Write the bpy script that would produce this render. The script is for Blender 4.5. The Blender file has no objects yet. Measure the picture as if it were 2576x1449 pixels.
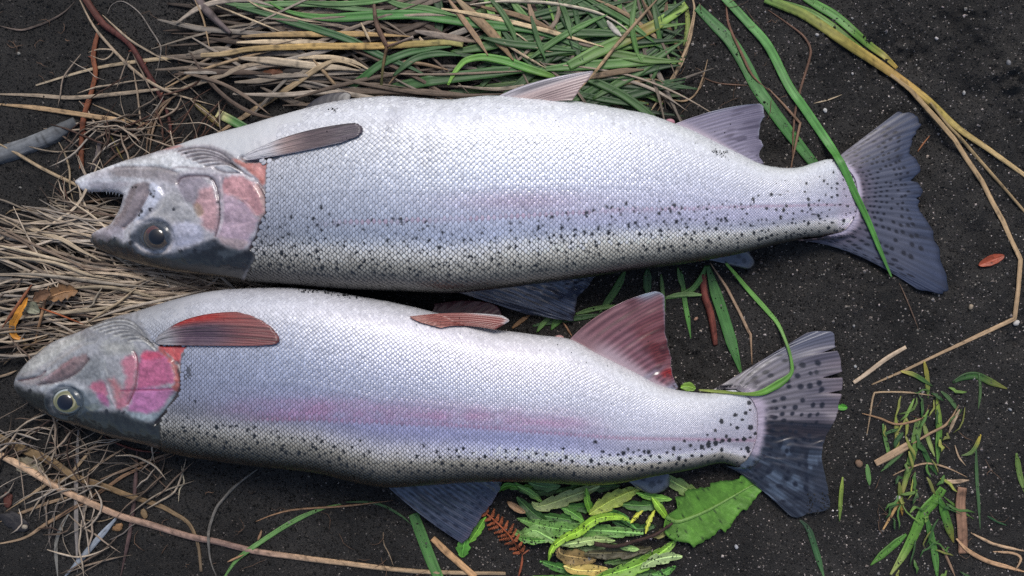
import bpy, math, random
import numpy as np
R = math.radians
rng = np.random.default_rng(7)
random.seed(7)

# ------------------------------------------------------------------ camera, sky, sun, exposure
# model unit "d": 0.3 mm.  x runs right, y runs down the beach, z up; Wd() turns it into metres.
S = 0.0003
CX, CY, H = 1288.0, 724.5, 2250.0
scene = bpy.context.scene
cam_d = bpy.data.cameras.new('camera')
cam = bpy.data.objects.new('camera', cam_d)
scene.collection.objects.link(cam)
cam.location = (0, 0, H * S)
cam_d.sensor_width = 36
cam_d.lens = 18 * H / CX
cam_d.clip_start = 0.01
cam_d.clip_end = 500
scene.camera = cam

SUN_EL, SUN_AZ = 54, 6            # azimuth measured from +Y towards +X
world = bpy.data.worlds.new('World')
scene.world = world
world.use_nodes = True
nt = world.node_tree
nt.nodes.clear()
sky = nt.nodes.new('ShaderNodeTexSky')
sky.sky_type = 'NISHITA'
sky.sun_disc = False
sky.sun_elevation = R(SUN_EL)
sky.sun_rotation = R(SUN_AZ)
sky.air_density = 1.0
sky.dust_density = 3.0
sky.ozone_density = 1.0
bg = nt.nodes.new('ShaderNodeBackground')
bg.inputs['Strength'].default_value = 0.10
wo = nt.nodes.new('ShaderNodeOutputWorld')
nt.links.new(sky.outputs[0], bg.inputs[0])
nt.links.new(bg.outputs[0], wo.inputs[0])

sun_d = bpy.data.lights.new('sun', 'SUN')
sun_d.energy = 1.65
sun_d.angle = R(22)
sun_d.color = (1.0, 0.975, 0.945)
sun = bpy.data.objects.new('sun', sun_d)
scene.collection.objects.link(sun)
sun.rotation_euler = (R(-(90 - SUN_EL)), 0, R(-SUN_AZ))

scene.cycles.use_denoising = False
vs = scene.view_settings
vs.view_transform = 'Standard'
vs.look = 'None'
vs.gamma = 1
vs.exposure = 0.14
vs.use_curve_mapping = False

# ------------------------------------------------------------------ helpers
def lin(c):
    c = np.asarray(c, float) / 255.0
    return np.where(c <= 0.04045, c / 12.92, ((c + 0.055) / 1.055) ** 2.4)

def Wd(p):
    p = np.asarray(p, float)
    out = np.empty_like(p)
    out[..., 0] = (p[..., 0] - CX) * S
    out[..., 1] = (CY - p[..., 1]) * S
    out[..., 2] = p[..., 2] * S
    return out

def place(x, y, z):
    """a point seen along the line through (x, y) on the ground, at height z"""
    f = 1 - np.asarray(z, float) / H
    return CX + (np.asarray(x, float) - CX) * f, CY + (np.asarray(y, float) - CY) * f

def seen(X, Y, z):
    f = 1 - z / H
    return CX + (X - CX) / f, CY + (Y - CY) / f

def cr(pts, step=6.0, closed=False, sharp=False):
    """Catmull-Rom through pts of any dimension, resampled about every step"""
    P = np.asarray(pts, float)
    n = len(P)
    if n == 2 or sharp:
        out = []
        for a, b in zip(P[:-1], P[1:]):
            k = max(2, int(np.linalg.norm((b - a)[:2]) / step))
            out.append(a + (b - a) * (np.arange(k) / k)[:, None])
        out.append(P[-1:])
        return np.concatenate(out)
    idx = (lambda i: i % n) if closed else (lambda i: min(max(i, 0), n - 1))
    out = []
    for i in range(n if closed else n - 1):
        a, b, c, d = P[idx(i - 1)], P[idx(i)], P[idx(i + 1)], P[idx(i + 2)]
        k = max(1, int(round(np.linalg.norm((c - b)[:2]) / step)))
        t = (np.arange(k) / k)[:, None]
        out.append(0.5 * (2 * b + (c - a) * t + (2 * a - 5 * b + 4 * c - d) * t ** 2 + (3 * b - a - 3 * c + d) * t ** 3))
    if not closed:
        out.append(P[-1:])
    return np.concatenate(out)

def crn(pts, n):
    """Catmull-Rom with n samples evenly over the control index"""
    P = np.asarray(pts, float)
    m = len(P)
    t = np.linspace(0, m - 1, n)
    i = np.minimum(t.astype(int), m - 2)
    f = (t - i)[:, None]
    a, b, c, d = P[np.maximum(i - 1, 0)], P[i], P[i + 1], P[np.minimum(i + 2, m - 1)]
    return 0.5 * (2 * b + (c - a) * f + (2 * a - 5 * b + 4 * c - d) * f ** 2 + (3 * b - a - 3 * c + d) * f ** 3)

def hsh(ix, iy, s):
    h = (ix.astype(np.int64) * 374761393 + iy.astype(np.int64) * 668265263 + s * 1442695041) & 0xffffffff
    h = ((h ^ (h >> 13)) * 1274126177) & 0xffffffff
    return ((h ^ (h >> 16)) & 0xffff) / 65535.0

def vnoise(x, y, s=0):
    x = np.asarray(x, float); y = np.asarray(y, float)
    ix, iy = np.floor(x), np.floor(y)
    fx, fy = x - ix, y - iy
    fx, fy = fx * fx * (3 - 2 * fx), fy * fy * (3 - 2 * fy)
    a, b = hsh(ix, iy, s), hsh(ix + 1, iy, s)
    c, d = hsh(ix, iy + 1, s), hsh(ix + 1, iy + 1, s)
    return (a * (1 - fx) + b * fx) * (1 - fy) + (c * (1 - fx) + d * fx) * fy

def fbm(x, y, s=0, o=3):
    v, a, t = 0, 1, 0
    for k in range(o):
        v = v + a * vnoise(x * 2 ** k, y * 2 ** k, s + k * 17)
        t += a
        a *= 0.55
    return v / t

def sst(a, b, x):
    t = np.clip((x - a) / (b - a), 0, 1)
    return t * t * (3 - 2 * t)

def seg_dist(x, y, pts):
    """distance to a polyline and the position along it 0..1"""
    P = np.asarray(pts, float)
    best = np.full(np.shape(x), 1e9); tt = np.zeros(np.shape(x))
    n = len(P) - 1
    for i in range(n):
        ax, ay = P[i]; bx, by = P[i + 1]
        dx, dy = bx - ax, by - ay
        L = dx * dx + dy * dy + 1e-9
        t = np.clip(((x - ax) * dx + (y - ay) * dy) / L, 0, 1)
        d = np.hypot(x - ax - t * dx, y - ay - t * dy)
        m = d < best
        best = np.where(m, d, best)
        tt = np.where(m, (i + t) / n, tt)
    return best, tt

def inside(x, y, pts):
    P = np.asarray(pts, float)
    r = np.zeros(np.shape(x), bool)
    for (ax, ay), (bx, by) in zip(P, np.roll(P, -1, 0)):
        if ay == by:
            continue
        c = ((ay > y) != (by > y)) & (x < (bx - ax) * (y - ay) / (by - ay) + ax)
        r ^= c
    return r

def sdist(x, y, pts):
    d, _ = seg_dist(x, y, np.vstack([pts, pts[:1]]))
    return np.where(inside(x, y, pts), d, -d)

def mesh_np(name, V, quads=None, tris=None, col=None, uv=None, smooth=True):
    me = bpy.data.meshes.new(name)
    V = np.asarray(V, np.float32)
    me.vertices.add(len(V))
    me.vertices.foreach_set('co', V.ravel())
    parts, starts, tot, off = [], [], [], 0
    for F, k in ((quads, 4), (tris, 3)):
        if F is not None and len(F):
            F = np.asarray(F, np.int32)
            parts.append(F.ravel())
            starts.append(off + np.arange(len(F)) * k)
            tot.append(np.full(len(F), k))
            off += F.size
    L = np.concatenate(parts)
    me.loops.add(len(L))
    me.loops.foreach_set('vertex_index', L)
    st = np.concatenate(starts).astype(np.int32)
    me.polygons.add(len(st))
    me.polygons.foreach_set('loop_start', st)
    me.polygons.foreach_set('loop_total', np.concatenate(tot).astype(np.int32))
    me.polygons.foreach_set('use_smooth', np.full(len(st), smooth))
    if col is not None:
        col = np.asarray(col, np.float32)
        if col.shape[1] == 3:
            col = np.hstack([col, np.zeros((len(col), 1), np.float32)])
        a = me.attributes.new('Col', 'FLOAT_COLOR', 'POINT')
        a.data.foreach_set('color', col.ravel())
    if uv is not None:
        l = me.uv_layers.new(name='UVMap')
        l.data.foreach_set('uv', np.asarray(uv, np.float32)[L].ravel())
    me.update(calc_edges=True)
    me.validate()
    return me

def obj(name, me, mat, parent=None, label=None, cat=None, group=None, kind=None, origin=None):
    o = bpy.data.objects.new(name, me)
    if mat is not None and not me.materials:
        me.materials.append(mat)
    scene.collection.objects.link(o)
    if origin is not None:
        w = Wd(np.array(origin, float))
        n = len(me.vertices)
        a = np.empty(n * 3, np.float32); me.vertices.foreach_get('co', a)
        a = (a.reshape(-1, 3) - w).astype(np.float32)
        me.vertices.foreach_set('co', a.ravel())
        me.update()
        o.location = w
    if parent is not None:
        o.parent = parent
        if origin is not None:
            pass
    if label: o['label'] = label
    if cat: o['category'] = cat
    if group: o['group'] = group
    if kind: o['kind'] = kind
    return o

def empty(name, p, label, cat, group=None):
    o = bpy.data.objects.new(name, None)
    scene.collection.objects.link(o)
    o.location = Wd(np.array(p, float))
    o.empty_display_size = 0.02
    o['label'] = label; o['category'] = cat
    if group: o['group'] = group
    return o

def child(name, me, mat, root, label=None, kind=None):
    """me holds world-space vertices; shift them so that the part sits under root unmoved"""
    o = obj(name, me, mat, None, label, None, None, kind)
    n = len(me.vertices)
    a = np.empty(n * 3, np.float32); me.vertices.foreach_get('co', a)
    base = np.array(root_world(root), np.float32)
    me.vertices.foreach_set('co', (a.reshape(-1, 3) - base).astype(np.float32).ravel())
    me.update()
    o.parent = root
    return o

def root_world(o):
    p = np.zeros(3)
    while o is not None:
        p = p + np.array(o.location)
        o = o.parent
    return p

# ------------------------------------------------------------------ materials
def vmat(name, rough=0.6, spec=0.4, metal=0.0, coat=0.0, bump=0.0, bscale=900.0, var=0.0, vscale=300.0,
         wet=None, streak=0.0, sub=0.0, coat_rough=0.12, trans=0.0):
    m = bpy.data.materials.new(name)
    m.use_nodes = True
    n, l = m.node_tree.nodes, m.node_tree.links
    b = n['Principled BSDF']
    b.inputs['Roughness'].default_value = rough
    b.inputs['Specular IOR Level'].default_value = spec
    b.inputs['Metallic'].default_value = metal
    b.inputs['Coat Weight'].default_value = coat
    b.inputs['Coat Roughness'].default_value = coat_rough
    if sub:
        b.inputs['Subsurface Weight'].default_value = sub
        b.inputs['Subsurface Radius'].default_value = (0.004, 0.002, 0.0012)
        b.inputs['Subsurface Scale'].default_value = 0.5
    at = n.new('ShaderNodeAttribute'); at.attribute_name = 'Col'
    tc = n.new('ShaderNodeTexCoord')
    col = at.outputs['Color']
    hgt = None
    if var:
        nz = n.new('ShaderNodeTexNoise'); nz.inputs['Scale'].default_value = vscale
        nz.inputs['Detail'].default_value = 4
        l.new(tc.outputs['Object'], nz.inputs['Vector'])
        mr = n.new('ShaderNodeMapRange')
        mr.inputs['From Min'].default_value = 0.25; mr.inputs['From Max'].default_value = 0.75
        mr.inputs['To Min'].default_value = 1 - var; mr.inputs['To Max'].default_value = 1 + var
        l.new(nz.outputs['Fac'], mr.inputs['Value'])
        mx = n.new('ShaderNodeVectorMath'); mx.operation = 'SCALE'
        l.new(col, mx.inputs[0]); l.new(mr.outputs[0], mx.inputs['Scale'])
        col = mx.outputs[0]
    if streak:
        mp = n.new('ShaderNodeMapping'); mp.inputs['Scale'].default_value = (9, 0.012, 1)
        l.new(tc.outputs['UV'], mp.inputs['Vector'])
        n2 = n.new('ShaderNodeTexNoise'); n2.inputs['Scale'].default_value = 1.0; n2.inputs['Detail'].default_value = 3
        l.new(mp.outputs[0], n2.inputs['Vector'])
        mr = n.new('ShaderNodeMapRange')
        mr.inputs['From Min'].default_value = 0.3; mr.inputs['From Max'].default_value = 0.7
        mr.inputs['To Min'].default_value = 1 - streak; mr.inputs['To Max'].default_value = 1 + streak
        l.new(n2.outputs['Fac'], mr.inputs['Value'])
        mx = n.new('ShaderNodeVectorMath'); mx.operation = 'SCALE'
        l.new(col, mx.inputs[0]); l.new(mr.outputs[0], mx.inputs['Scale'])
        col = mx.outputs[0]
        hgt = n2.outputs['Fac']
    l.new(col, b.inputs['Base Color'])
    if bump:
        bp = n.new('ShaderNodeBump')
        bp.inputs['Strength'].default_value = bump
        bp.inputs['Distance'].default_value = 0.0006
        if hgt is None:
            nb = n.new('ShaderNodeTexNoise'); nb.inputs['Scale'].default_value = bscale; nb.inputs['Detail'].default_value = 3
            l.new(tc.outputs['Object'], nb.inputs['Vector'])
            hgt = nb.outputs['Fac']
        l.new(hgt, bp.inputs['Height'])
        l.new(bp.outputs[0], b.inputs['Normal'])
    if wet is not None:          # attribute alpha = how wet
        mr = n.new('ShaderNodeMapRange')
        mr.inputs['To Min'].default_value = rough; mr.inputs['To Max'].default_value = wet
        l.new(at.outputs['Alpha'], mr.inputs['Value'])
        l.new(mr.outputs[0], b.inputs['Roughness'])
        l.new(at.outputs['Alpha'], b.inputs['Coat Weight'])
    return m

M = dict(
    skin=vmat('fish_skin', 0.46, 0.4, 0.0, 0.2, bump=0.25, bscale=1400, var=0.05, vscale=900, wet=0.25),
    scale=vmat('fish_scale', 0.36, 0.6, 0.08, 0.5, coat_rough=0.16),
    fin=vmat('fish_fin', 0.45, 0.5, 0.0, 0.1, bump=0.12, bscale=1200, var=0.07, vscale=700, wet=0.12),
    eye=vmat('fish_eye', 0.12, 0.6, 0.0, 1.0, coat_rough=0.04),
    grass=vmat('grass', 0.5, 0.45, 0.0, 0.0, bump=0.5, streak=0.22, var=0.18, vscale=120),
    straw=vmat('straw', 0.62, 0.35, 0.0, 0.0, bump=0.6, streak=0.28, var=0.22, vscale=260),
    wood=vmat('wood', 0.7, 0.3, 0.0, 0.0, bump=0.8, streak=0.35, var=0.3, vscale=220),
    leaf=vmat('leaf', 0.5, 0.45, 0.0, 0.0, bump=0.6, bscale=420, var=0.16, vscale=240),
    grain=vmat('sand_grain', 0.55, 0.5),
    stone=vmat('stone', 0.6, 0.4, bump=0.5, bscale=900, var=0.1, vscale=800),
)

def sand_mat():
    m = bpy.data.materials.new('black_sand'); m.use_nodes = True
    n, l = m.node_tree.nodes, m.node_tree.links
    b = n['Principled BSDF']; b.inputs['Roughness'].default_value = 0.75
    b.inputs['Specular IOR Level'].default_value = 0.35
    tc = n.new('ShaderNodeTexCoord')
    n1 = n.new('ShaderNodeTexNoise'); n1.inputs['Scale'].default_value = 1500; n1.inputs['Detail'].default_value = 5
    n2 = n.new('ShaderNodeTexNoise'); n2.inputs['Scale'].default_value = 16; n2.inputs['Detail'].default_value = 5
    for x in (n1, n2): l.new(tc.outputs['Object'], x.inputs['Vector'])
    r = n.new('ShaderNodeValToRGB')
    e = r.color_ramp.elements
    e[0].position = 0.35; e[0].color = (0.0046, 0.0043, 0.0041, 1)
    e[1].position = 0.75; e[1].color = (0.038, 0.035, 0.032, 1)
    l.new(n1.outputs['Fac'], r.inputs['Fac'])
    mr = n.new('ShaderNodeMapRange'); mr.inputs['From Min'].default_value = 0.3; mr.inputs['From Max'].default_value = 0.7
    mr.inputs['To Min'].default_value = 0.45; mr.inputs['To Max'].default_value = 1.6
    l.new(n2.outputs['Fac'], mr.inputs['Value'])
    mx = n.new('ShaderNodeVectorMath'); mx.operation = 'SCALE'
    l.new(r.outputs[0], mx.inputs[0]); l.new(mr.outputs[0], mx.inputs['Scale'])
    l.new(mx.outputs[0], b.inputs['Base Color'])
    bp = n.new('ShaderNodeBump'); bp.inputs['Strength'].default_value = 0.9; bp.inputs['Distance'].default_value = 0.0008
    l.new(n1.outputs['Fac'], bp.inputs['Height']); l.new(bp.outputs[0], b.inputs['Normal'])
    return m

# ------------------------------------------------------------------ the ground
def ground_z(X, Y):
    z = (fbm(X / 150, Y / 150, 3, 3) - 0.5) * 16 + (fbm(X / 22, Y / 22, 9, 3) - 0.5) * 7
    clod = sst(1950, 2250, X) * (1 - sst(700, 900, Y))
    z = z + clod * ((fbm(X / 60, Y / 60, 21, 3) - 0.5) * 34)
    # hollow and crumbly clods right of the big tail
    for cx, cy, r, a in ((2290, 130, 55, -16), (2215, 175, 40, -10), (2330, 350, 60, -10), (2540, 190, 60, 16), (2450, 60, 60, 9),
                         (2100, 110, 50, 8), (2200, 60, 60, 8), (2570, 860, 50, -10), (1760, 900, 90, -8), (1950, 380, 40, -8)):
        z = z + 1.8 * a * np.exp(-((X - cx) ** 2 + (Y - cy) ** 2) / r ** 2) * (0.5 + vnoise(X / 16, Y / 16, 8))
    f = sst(9000, 3000, np.hypot(X - CX, Y - CY)) if False else 1.0
    return z * f - 4

xs = np.concatenate([-150 - np.geomspace(12, 90000, 26)[::-1], np.arange(-150, 2730, 7.0), 2730 + np.geomspace(12, 90000, 26)])
ys = np.concatenate([-150 - np.geomspace(12, 90000, 26)[::-1], np.arange(-150, 1610, 7.0), 1610 + np.geomspace(12, 90000, 26)])
XX, YY = np.meshgrid(xs, ys)
ZZ = ground_z(XX, YY)
nX, nY = len(xs), len(ys)
I = np.arange(nX * nY).reshape(nY, nX)
Q = np.stack([I[:-1, :-1], I[1:, :-1], I[1:, 1:], I[:-1, 1:]], -1).reshape(-1, 4)
obj('ground', mesh_np('ground', Wd(np.stack([XX, YY, ZZ], -1).reshape(-1, 3)), Q), sand_mat(), kind='structure',
    label='damp black volcanic sand under both fish')

# height maps (real d coordinates): what lies on the ground so far, and the same with the fish
HR, HX0, HY0 = 4.0, -160.0, -160.0
hw_, hh_ = int(2900 / HR), int(1780 / HR)
gx = HX0 + np.arange(hw_) * HR
gy = HY0 + np.arange(hh_) * HR
GX, GY = np.meshgrid(gx, gy)
HG = ground_z(GX, GY)
HF = HG.copy()

def hm(A, X, Y):
    i = np.clip(np.round((np.asarray(Y) - HY0) / HR).astype(int), 0, hh_ - 1)
    j = np.clip(np.round((np.asarray(X) - HX0) / HR).astype(int), 0, hw_ - 1)
    return A[i, j]

def seen_z(A, x, y, it=4):
    z = np.zeros(np.shape(x))
    for _ in range(it):
        X, Y = place(x, y, z)
        z = hm(A, X, Y)
    return z

def stamp(X, Y, Z, w, maps):
    r = max(0, int(round(w / 2 / HR)))
    i0 = np.round((Y - HY0) / HR).astype(int); j0 = np.round((X - HX0) / HR).astype(int)
    for a in range(-r, r + 1):
        for b in range(-r, r + 1):
            if a * a + b * b > r * r + 1: continue
            i = np.clip(i0 + a, 0, hh_ - 1); j = np.clip(j0 + b, 0, hw_ - 1)
            for A in maps:
                np.maximum.at(A, (i, j), Z)
# ------------------------------------------------------------------ sand grains and pebbles
def grains():
    N = 140000
    x = rng.uniform(-60, 2640, N); y = rng.uniform(-60, 1510, N)
    r = rng.uniform(1.4, 3.1, N) * (1 + 0.8 * (rng.random(N) < 0.05))
    z = ground_z(x, y)
    k = rng.random(N)
    g = 18 + 28 * rng.random(N) ** 1.6
    g = np.where(k > 0.82, 74 + 50 * rng.random(N), g)
    g = np.where(k > 0.978, 128 + 70 * rng.random(N), g)
    # grains get darker towards the left
    dk = 1 - sst(400, 1500, x)
    g = g * (1.10 - 0.56 * dk)
    g = g * (0.82 + 0.36 * fbm(x / 60, y / 60, 23, 3))
    tint = np.stack([g * (1.03 + 0.06 * rng.random(N)), g, g * (0.92 + 0.07 * rng.random(N))], -1)
    c = lin(np.clip(tint, 0, 255))
    base = np.array([[1, 0, 0], [0.2, 1, 0], [-1, 0.2, 0], [-0.1, -1, 0], [0.1, 0.1, 1.0]])
    a = rng.uniform(0, 6.283, N)
    ca, sa = np.cos(a), np.sin(a)
    V = np.empty((N, 5, 3))
    jit = rng.uniform(0.7, 1.25, (N, 5, 1))
    B = base[None] * jit
    V[:, :, 0] = x[:, None] + r[:, None] * (B[:, :, 0] * ca[:, None] - B[:, :, 1] * sa[:, None])
    V[:, :, 1] = y[:, None] + r[:, None] * (B[:, :, 0] * sa[:, None] + B[:, :, 1] * ca[:, None])
    V[:, :, 2] = z[:, None] - 0.4 + r[:, None] * B[:, :, 2]
    T = np.array([[0, 4, 1], [1, 4, 2], [2, 4, 3], [3, 4, 0]])
    F = (np.arange(N) * 5)[:, None, None] + T[None]
    obj('sand_grains', mesh_np('sand_grains', Wd(V.reshape(-1, 3)), None, F.reshape(-1, 3), np.repeat(c, 5, 0), smooth=False),
        M['grain'], kind='stuff', label='loose dark and pale grains scattered over the black sand', cat='sand')
grains()

def rock_mesh(name, x, y, z, rx, ry, rz, col, rot=0, seed=0, n=9, rough=0.25):
    """a lumpy closed pebble"""
    th = np.linspace(0, np.pi, n)[:, None]; ph = np.linspace(0, 2 * np.pi, 2 * n, endpoint=False)[None]
    d = np.stack([np.sin(th) * np.cos(ph), np.sin(th) * np.sin(ph), np.cos(th) + 0 * ph], -1)
    k = 1 + rough * (fbm(d[..., 0] * 2 + seed, d[..., 1] * 2 + d[..., 2] * 1.7 + seed * 3.1, seed) - 0.5) * 2
    p = d * k[..., None] * np.array([rx, ry, rz])
    c, s = math.cos(rot), math.sin(rot)
    P = np.stack([x + p[..., 0] * c - p[..., 1] * s, y + p[..., 0] * s + p[..., 1] * c, z + p[..., 2]], -1)
    m = 2 * n
    I = np.arange(n * m).reshape(n, m)
    Q = np.stack([I[:-1], I[1:], np.roll(I, -1, 1)[1:], np.roll(I, -1, 1)[:-1]], -1).reshape(-1, 4)
    cc = lin(np.array(col)) * (1 + 0.3 * (vnoise(P[..., 0] / 4, P[..., 1] / 4, 5) - 0.5))[..., None]
    return mesh_np(name, Wd(P.reshape(-1, 3)), Q, None, cc.reshape(-1, 3))

PEB = [(2355, 97, 5, (185, 180, 178), 'white pebble above the bent yellow blade, top right', None),
       (2055, 88, 5, (175, 172, 170), 'white pebble between the long green blade and the yellow blade', None),
       (2075, 278, 6, (190, 188, 184), 'white pebble above the tail of the upper fish', None),
       (2424, 234, 6, (170, 168, 165), 'pale pebble right of the yellow blade bundle', None),
       (2536, 160, 9, (120, 120, 122), 'grey rounded stone half sunk in sand, top right corner', None),
       (2371, 18, 4, (165, 150, 145), 'pinkish pebble at the top edge of the sand', None),
       (2555, 812, 9, (190, 185, 178), 'white oval pebble at the elbow of the long bent straw', None),
       (2540, 1030, 5, (150, 150, 150), 'pale pebble right of the grass clippings', None),
       (2258, 1252, 7, (175, 175, 168), 'white oval pebble among the grass clippings', None),
       (1852, 1375, 6, (165, 165, 168), 'pale pebble beside the dandelion leaves', None),
       (2151, 922, 4, (170, 170, 168), 'pale pebble right of the small fish tail', None),
       (48, 135, 5, (120, 118, 112), 'grey pebble on bare sand in the top left corner', None),
       (52, 472, 4, (120, 118, 112), 'small grey pebble below the grey branch', None),
       (1750, 802, 6, (150, 115, 95), 'tan pebble between the two tails beside the red twig', None),
       (2441, 772, 8, (150, 135, 115), 'small tan chip of wood on open sand', None),
       (2159, 1165, 11, (125, 100, 80), 'brown oval seed lying on the sand', None),
       (64, 1325, 8, (150, 140, 125), 'pale stone in the bottom left straw', None),
       (1285, 1365, 5, (150, 150, 140), 'tiny grey pebble on the brown fern', None),
       (1482, 1403, 7, (150, 150, 145), 'white pebble among the rotting leaves', None)]
for i, (x, y, r, c, lab, _) in enumerate(PEB):
    z = float(seen_z(HG, x, y)); X, Y = place(x, y, z)
    asp = random.uniform(0.6, 0.95)
    obj('pebble' if 'seed' not in lab and 'chip' not in lab else ('seed' if 'seed' in lab else 'wood_chip'),
        rock_mesh('pebble', X, Y, z + r * 0.3, r, r * asp, r * 0.6, c, random.uniform(0, 3), i), M['stone'],
        label=lab, cat='pebble' if 'seed' not in lab and 'chip' not in lab else ('seed' if 'seed' in lab else 'wood chip'),
        group='scattered pebbles and bits on the sand', origin=(X, Y, z))
# tiny pale pebbles nothing tells apart
for i in range(22):
    while True:
        x, y = random.uniform(1900, 2570), random.uniform(10, 1440)
        if not (1950 < x < 2400 and 260 < y < 760) and not (1700 < x < 2130 and 820 < y < 1330): break
    r = random.uniform(2.2, 4.2)
    z = float(seen_z(HG, x, y)); X, Y = place(x, y, z)
    g = random.uniform(105, 170)
    obj('pebble', rock_mesh('pebble', X, Y, z + r * 0.3, r, r * 0.8, r * 0.6, (g, g * 0.98, g * 0.96), random.uniform(0, 3), i + 40, n=5),
        M['stone'], label='tiny pale pebble on the open black sand right of the fish', cat='pebble',
        group='tiny pale pebbles on the open sand', origin=(X, Y, z))

# ------------------------------------------------------------------ strands
class Bag:
    def __init__(s): s.V, s.Q, s.T, s.C, s.U, s.n = [], [], [], [], [], 0
    def add(s, V, Q, C, U):
        s.V.append(V); s.Q.append(Q + s.n); s.C.append(C); s.U.append(U); s.n += len(V)
    def mesh(s, name):
        return mesh_np(name, Wd(np.concatenate(s.V)), np.concatenate(s.Q), None, np.concatenate(s.C), np.concatenate(s.U))

def envelope(z, it=14):
    o = z.copy(); z = z.copy()
    for _ in range(it):
        p = np.pad(z, 1, mode='edge')
        z = np.maximum(o, (p[:-2] + p[1:-1] + p[2:]) / 3)
    p = np.pad(z, 1, mode='edge')
    return (p[:-2] + 2 * p[1:-1] + p[2:]) / 4 + 0.15

def strand(pts, w, cols, style='blade', over=False, zoff=0.0, taper=(0.35, 0.15), sharp=False, step=7.0, fixz=None,
           twist=0.0, nseed=0, maps=True, tj=0.0, stampit=True, k_green=True):
    """verts, quads, colours, uvs of one blade / stem laid on whatever is already there.
    pts: (x, y) as seen; w: width or list of widths; cols: one sRGB or a list of sRGB along the strand"""
    P = cr(np.array(pts, float), step, sharp=sharp)
    L = np.concatenate([[0], np.cumsum(np.linalg.norm(np.diff(P, axis=0), axis=1))])
    t = L / L[-1]
    ww = np.interp(t, np.linspace(0, 1, len(w)), w) if isinstance(w, (list, tuple)) else np.full(len(t), float(w))
    if not isinstance(w, (list, tuple)):
        ww = ww * np.minimum(np.minimum(taper[0] + (1 - taper[0]) * t / 0.25, 1), np.minimum(taper[1] + (1 - taper[1]) * (1 - t) / 0.3, 1))
    A = HF if over else HG
    if fixz is not None:
        z = np.interp(t, np.linspace(0, 1, len(fixz)), fixz)
    else:
        z = seen_z(A, P[:, 0], P[:, 1])
        if len(z) > 3:
            z = envelope(z, 26 if over else 14)
        z = z + zoff + (0.4 if style == 'blade' else ww * 0.18)
    X, Y = place(P[:, 0], P[:, 1], z)
    tx, ty = np.gradient(X), np.gradient(Y)
    ln = np.hypot(tx, ty) + 1e-9
    nx, ny = -ty / ln, tx / ln
    if style == 'blade':
        na = 5
        a = np.linspace(-1, 1, na)
        cross = np.concatenate([np.stack([a, 0.20 * np.abs(a) - 0.03 * (np.arange(na) % 2)], -1),
                                np.stack([a[::-1], 0.20 * np.abs(a[::-1])], -1)])
        thick = np.concatenate([np.zeros(na), -np.full(na, 0.9)])
    elif style == 'flat':
        na = 5
        a = np.linspace(-1, 1, na)
        cross = np.concatenate([np.stack([a, 0.10 - 0.10 * a * a], -1), np.stack([a[::-1], 0 * a], -1)])
        thick = np.concatenate([np.full(na, 0.8), -np.full(na, 0.8)])
    else:
        na = 3 if style == 'thin' else 4
        th = np.arange(2 * na) / (2 * na) * 2 * np.pi
        cross = np.stack([-np.cos(th), np.sin(th)], -1)
        thick = np.zeros(2 * na)
    m = len(cross)
    hw = ww / 2
    tw = twist * np.sin(t * 5 + nseed) if twist else np.zeros(len(t))
    cx = cross[None, :, 0] * hw[:, None]
    cz = cross[None, :, 1] * hw[:, None] + thick[None]
    if style not in ('blade', 'flat'):
        cz = cz * 0.8
    if style == 'wood':
        lump = 1 + 0.20 * (fbm(L[:, None] / max(14, 1.6 * float(ww.max())) + nseed, np.arange(m)[None] * 0.9, nseed) - 0.5) * 2
        cx, cz = cx * lump, cz * lump
    c, s = np.cos(tw)[:, None], np.sin(tw)[:, None]
    cx, cz = cx * c - cz * s, cx * s + cz * c
    V = np.stack([X[:, None] + nx[:, None] * cx, Y[:, None] + ny[:, None] * cx, z[:, None] + cz], -1)
    n = len(P)
    I = np.arange(n * m).reshape(n, m)
    J = np.roll(I, -1, 1)
    Q = np.stack([I[:-1], I[1:], J[1:], J[:-1]], -1).reshape(-1, 4)
    # caps
    caps = []
    for row, fl in ((I[0], False), (I[-1], True)):
        for k in range(m // 2 - 1):
            q = [row[k], row[k + 1], row[m - 2 - k], row[m - 1 - k]]
            caps.append(q[::-1] if fl else q)
    Q = np.concatenate([Q, np.array(caps)]) if caps else Q
    cc = np.array(cols, float)
    if cc.ndim == 1: cc = cc[None]
    if k_green and style == 'blade':
        cc = (cc * 0.90 + cc.mean(1, keepdims=True) * 0.10) * np.array((1.08, 1.0, 0.84))
    cl = lin(cc)
    kk = np.linspace(0, 1, len(cl))
    C = np.stack([np.interp(t, kk, cl[:, q]) for q in range(3)], -1) if len(cl) > 1 else np.repeat(cl, n, 0)
    C = np.repeat(C[:, None], m, 1)
    # midrib, worn patches and spots
    if style == 'blade':
        C = C * (1 + np.array([0.12, -0.12, 0.16, -0.12, 0.12] * 2))[None, :, None]
    patch = fbm(L[:, None] / (34 + 1.5 * float(ww.max())) + nseed * 7.3, np.arange(m)[None] * 0.35 + nseed, 31)[..., None]
    C = C * (0.72 + 0.56 * patch)
    if style in ('stem', 'flat', 'wood', 'thin'):
        sp = (vnoise(L[:, None] / 9 + nseed * 3.7, np.arange(m)[None] * 0.5, 77) > 0.80)[..., None]
        C = np.where(sp, C * 0.5, C)
    U = np.stack([np.repeat((np.arange(m) / m)[None], n, 0) + nseed * 0.37, np.repeat(L[:, None], m, 1)], -1)
    if stampit:
        top = z + (hw * 0.5 if style not in ('blade', 'flat') else 1.2)
        fine = np.interp(np.arange(0, L[-1], 3), L, X), np.interp(np.arange(0, L[-1], 3), L, Y), np.interp(np.arange(0, L[-1], 3), L, top)
        stamp(*fine, float(ww.max()), [HF] if over else [HG, HF])
    return V.reshape(-1, 3), Q, C.reshape(-1, 3), U.reshape(-1, 2), (X, Y, z, nx, ny, ww)

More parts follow.
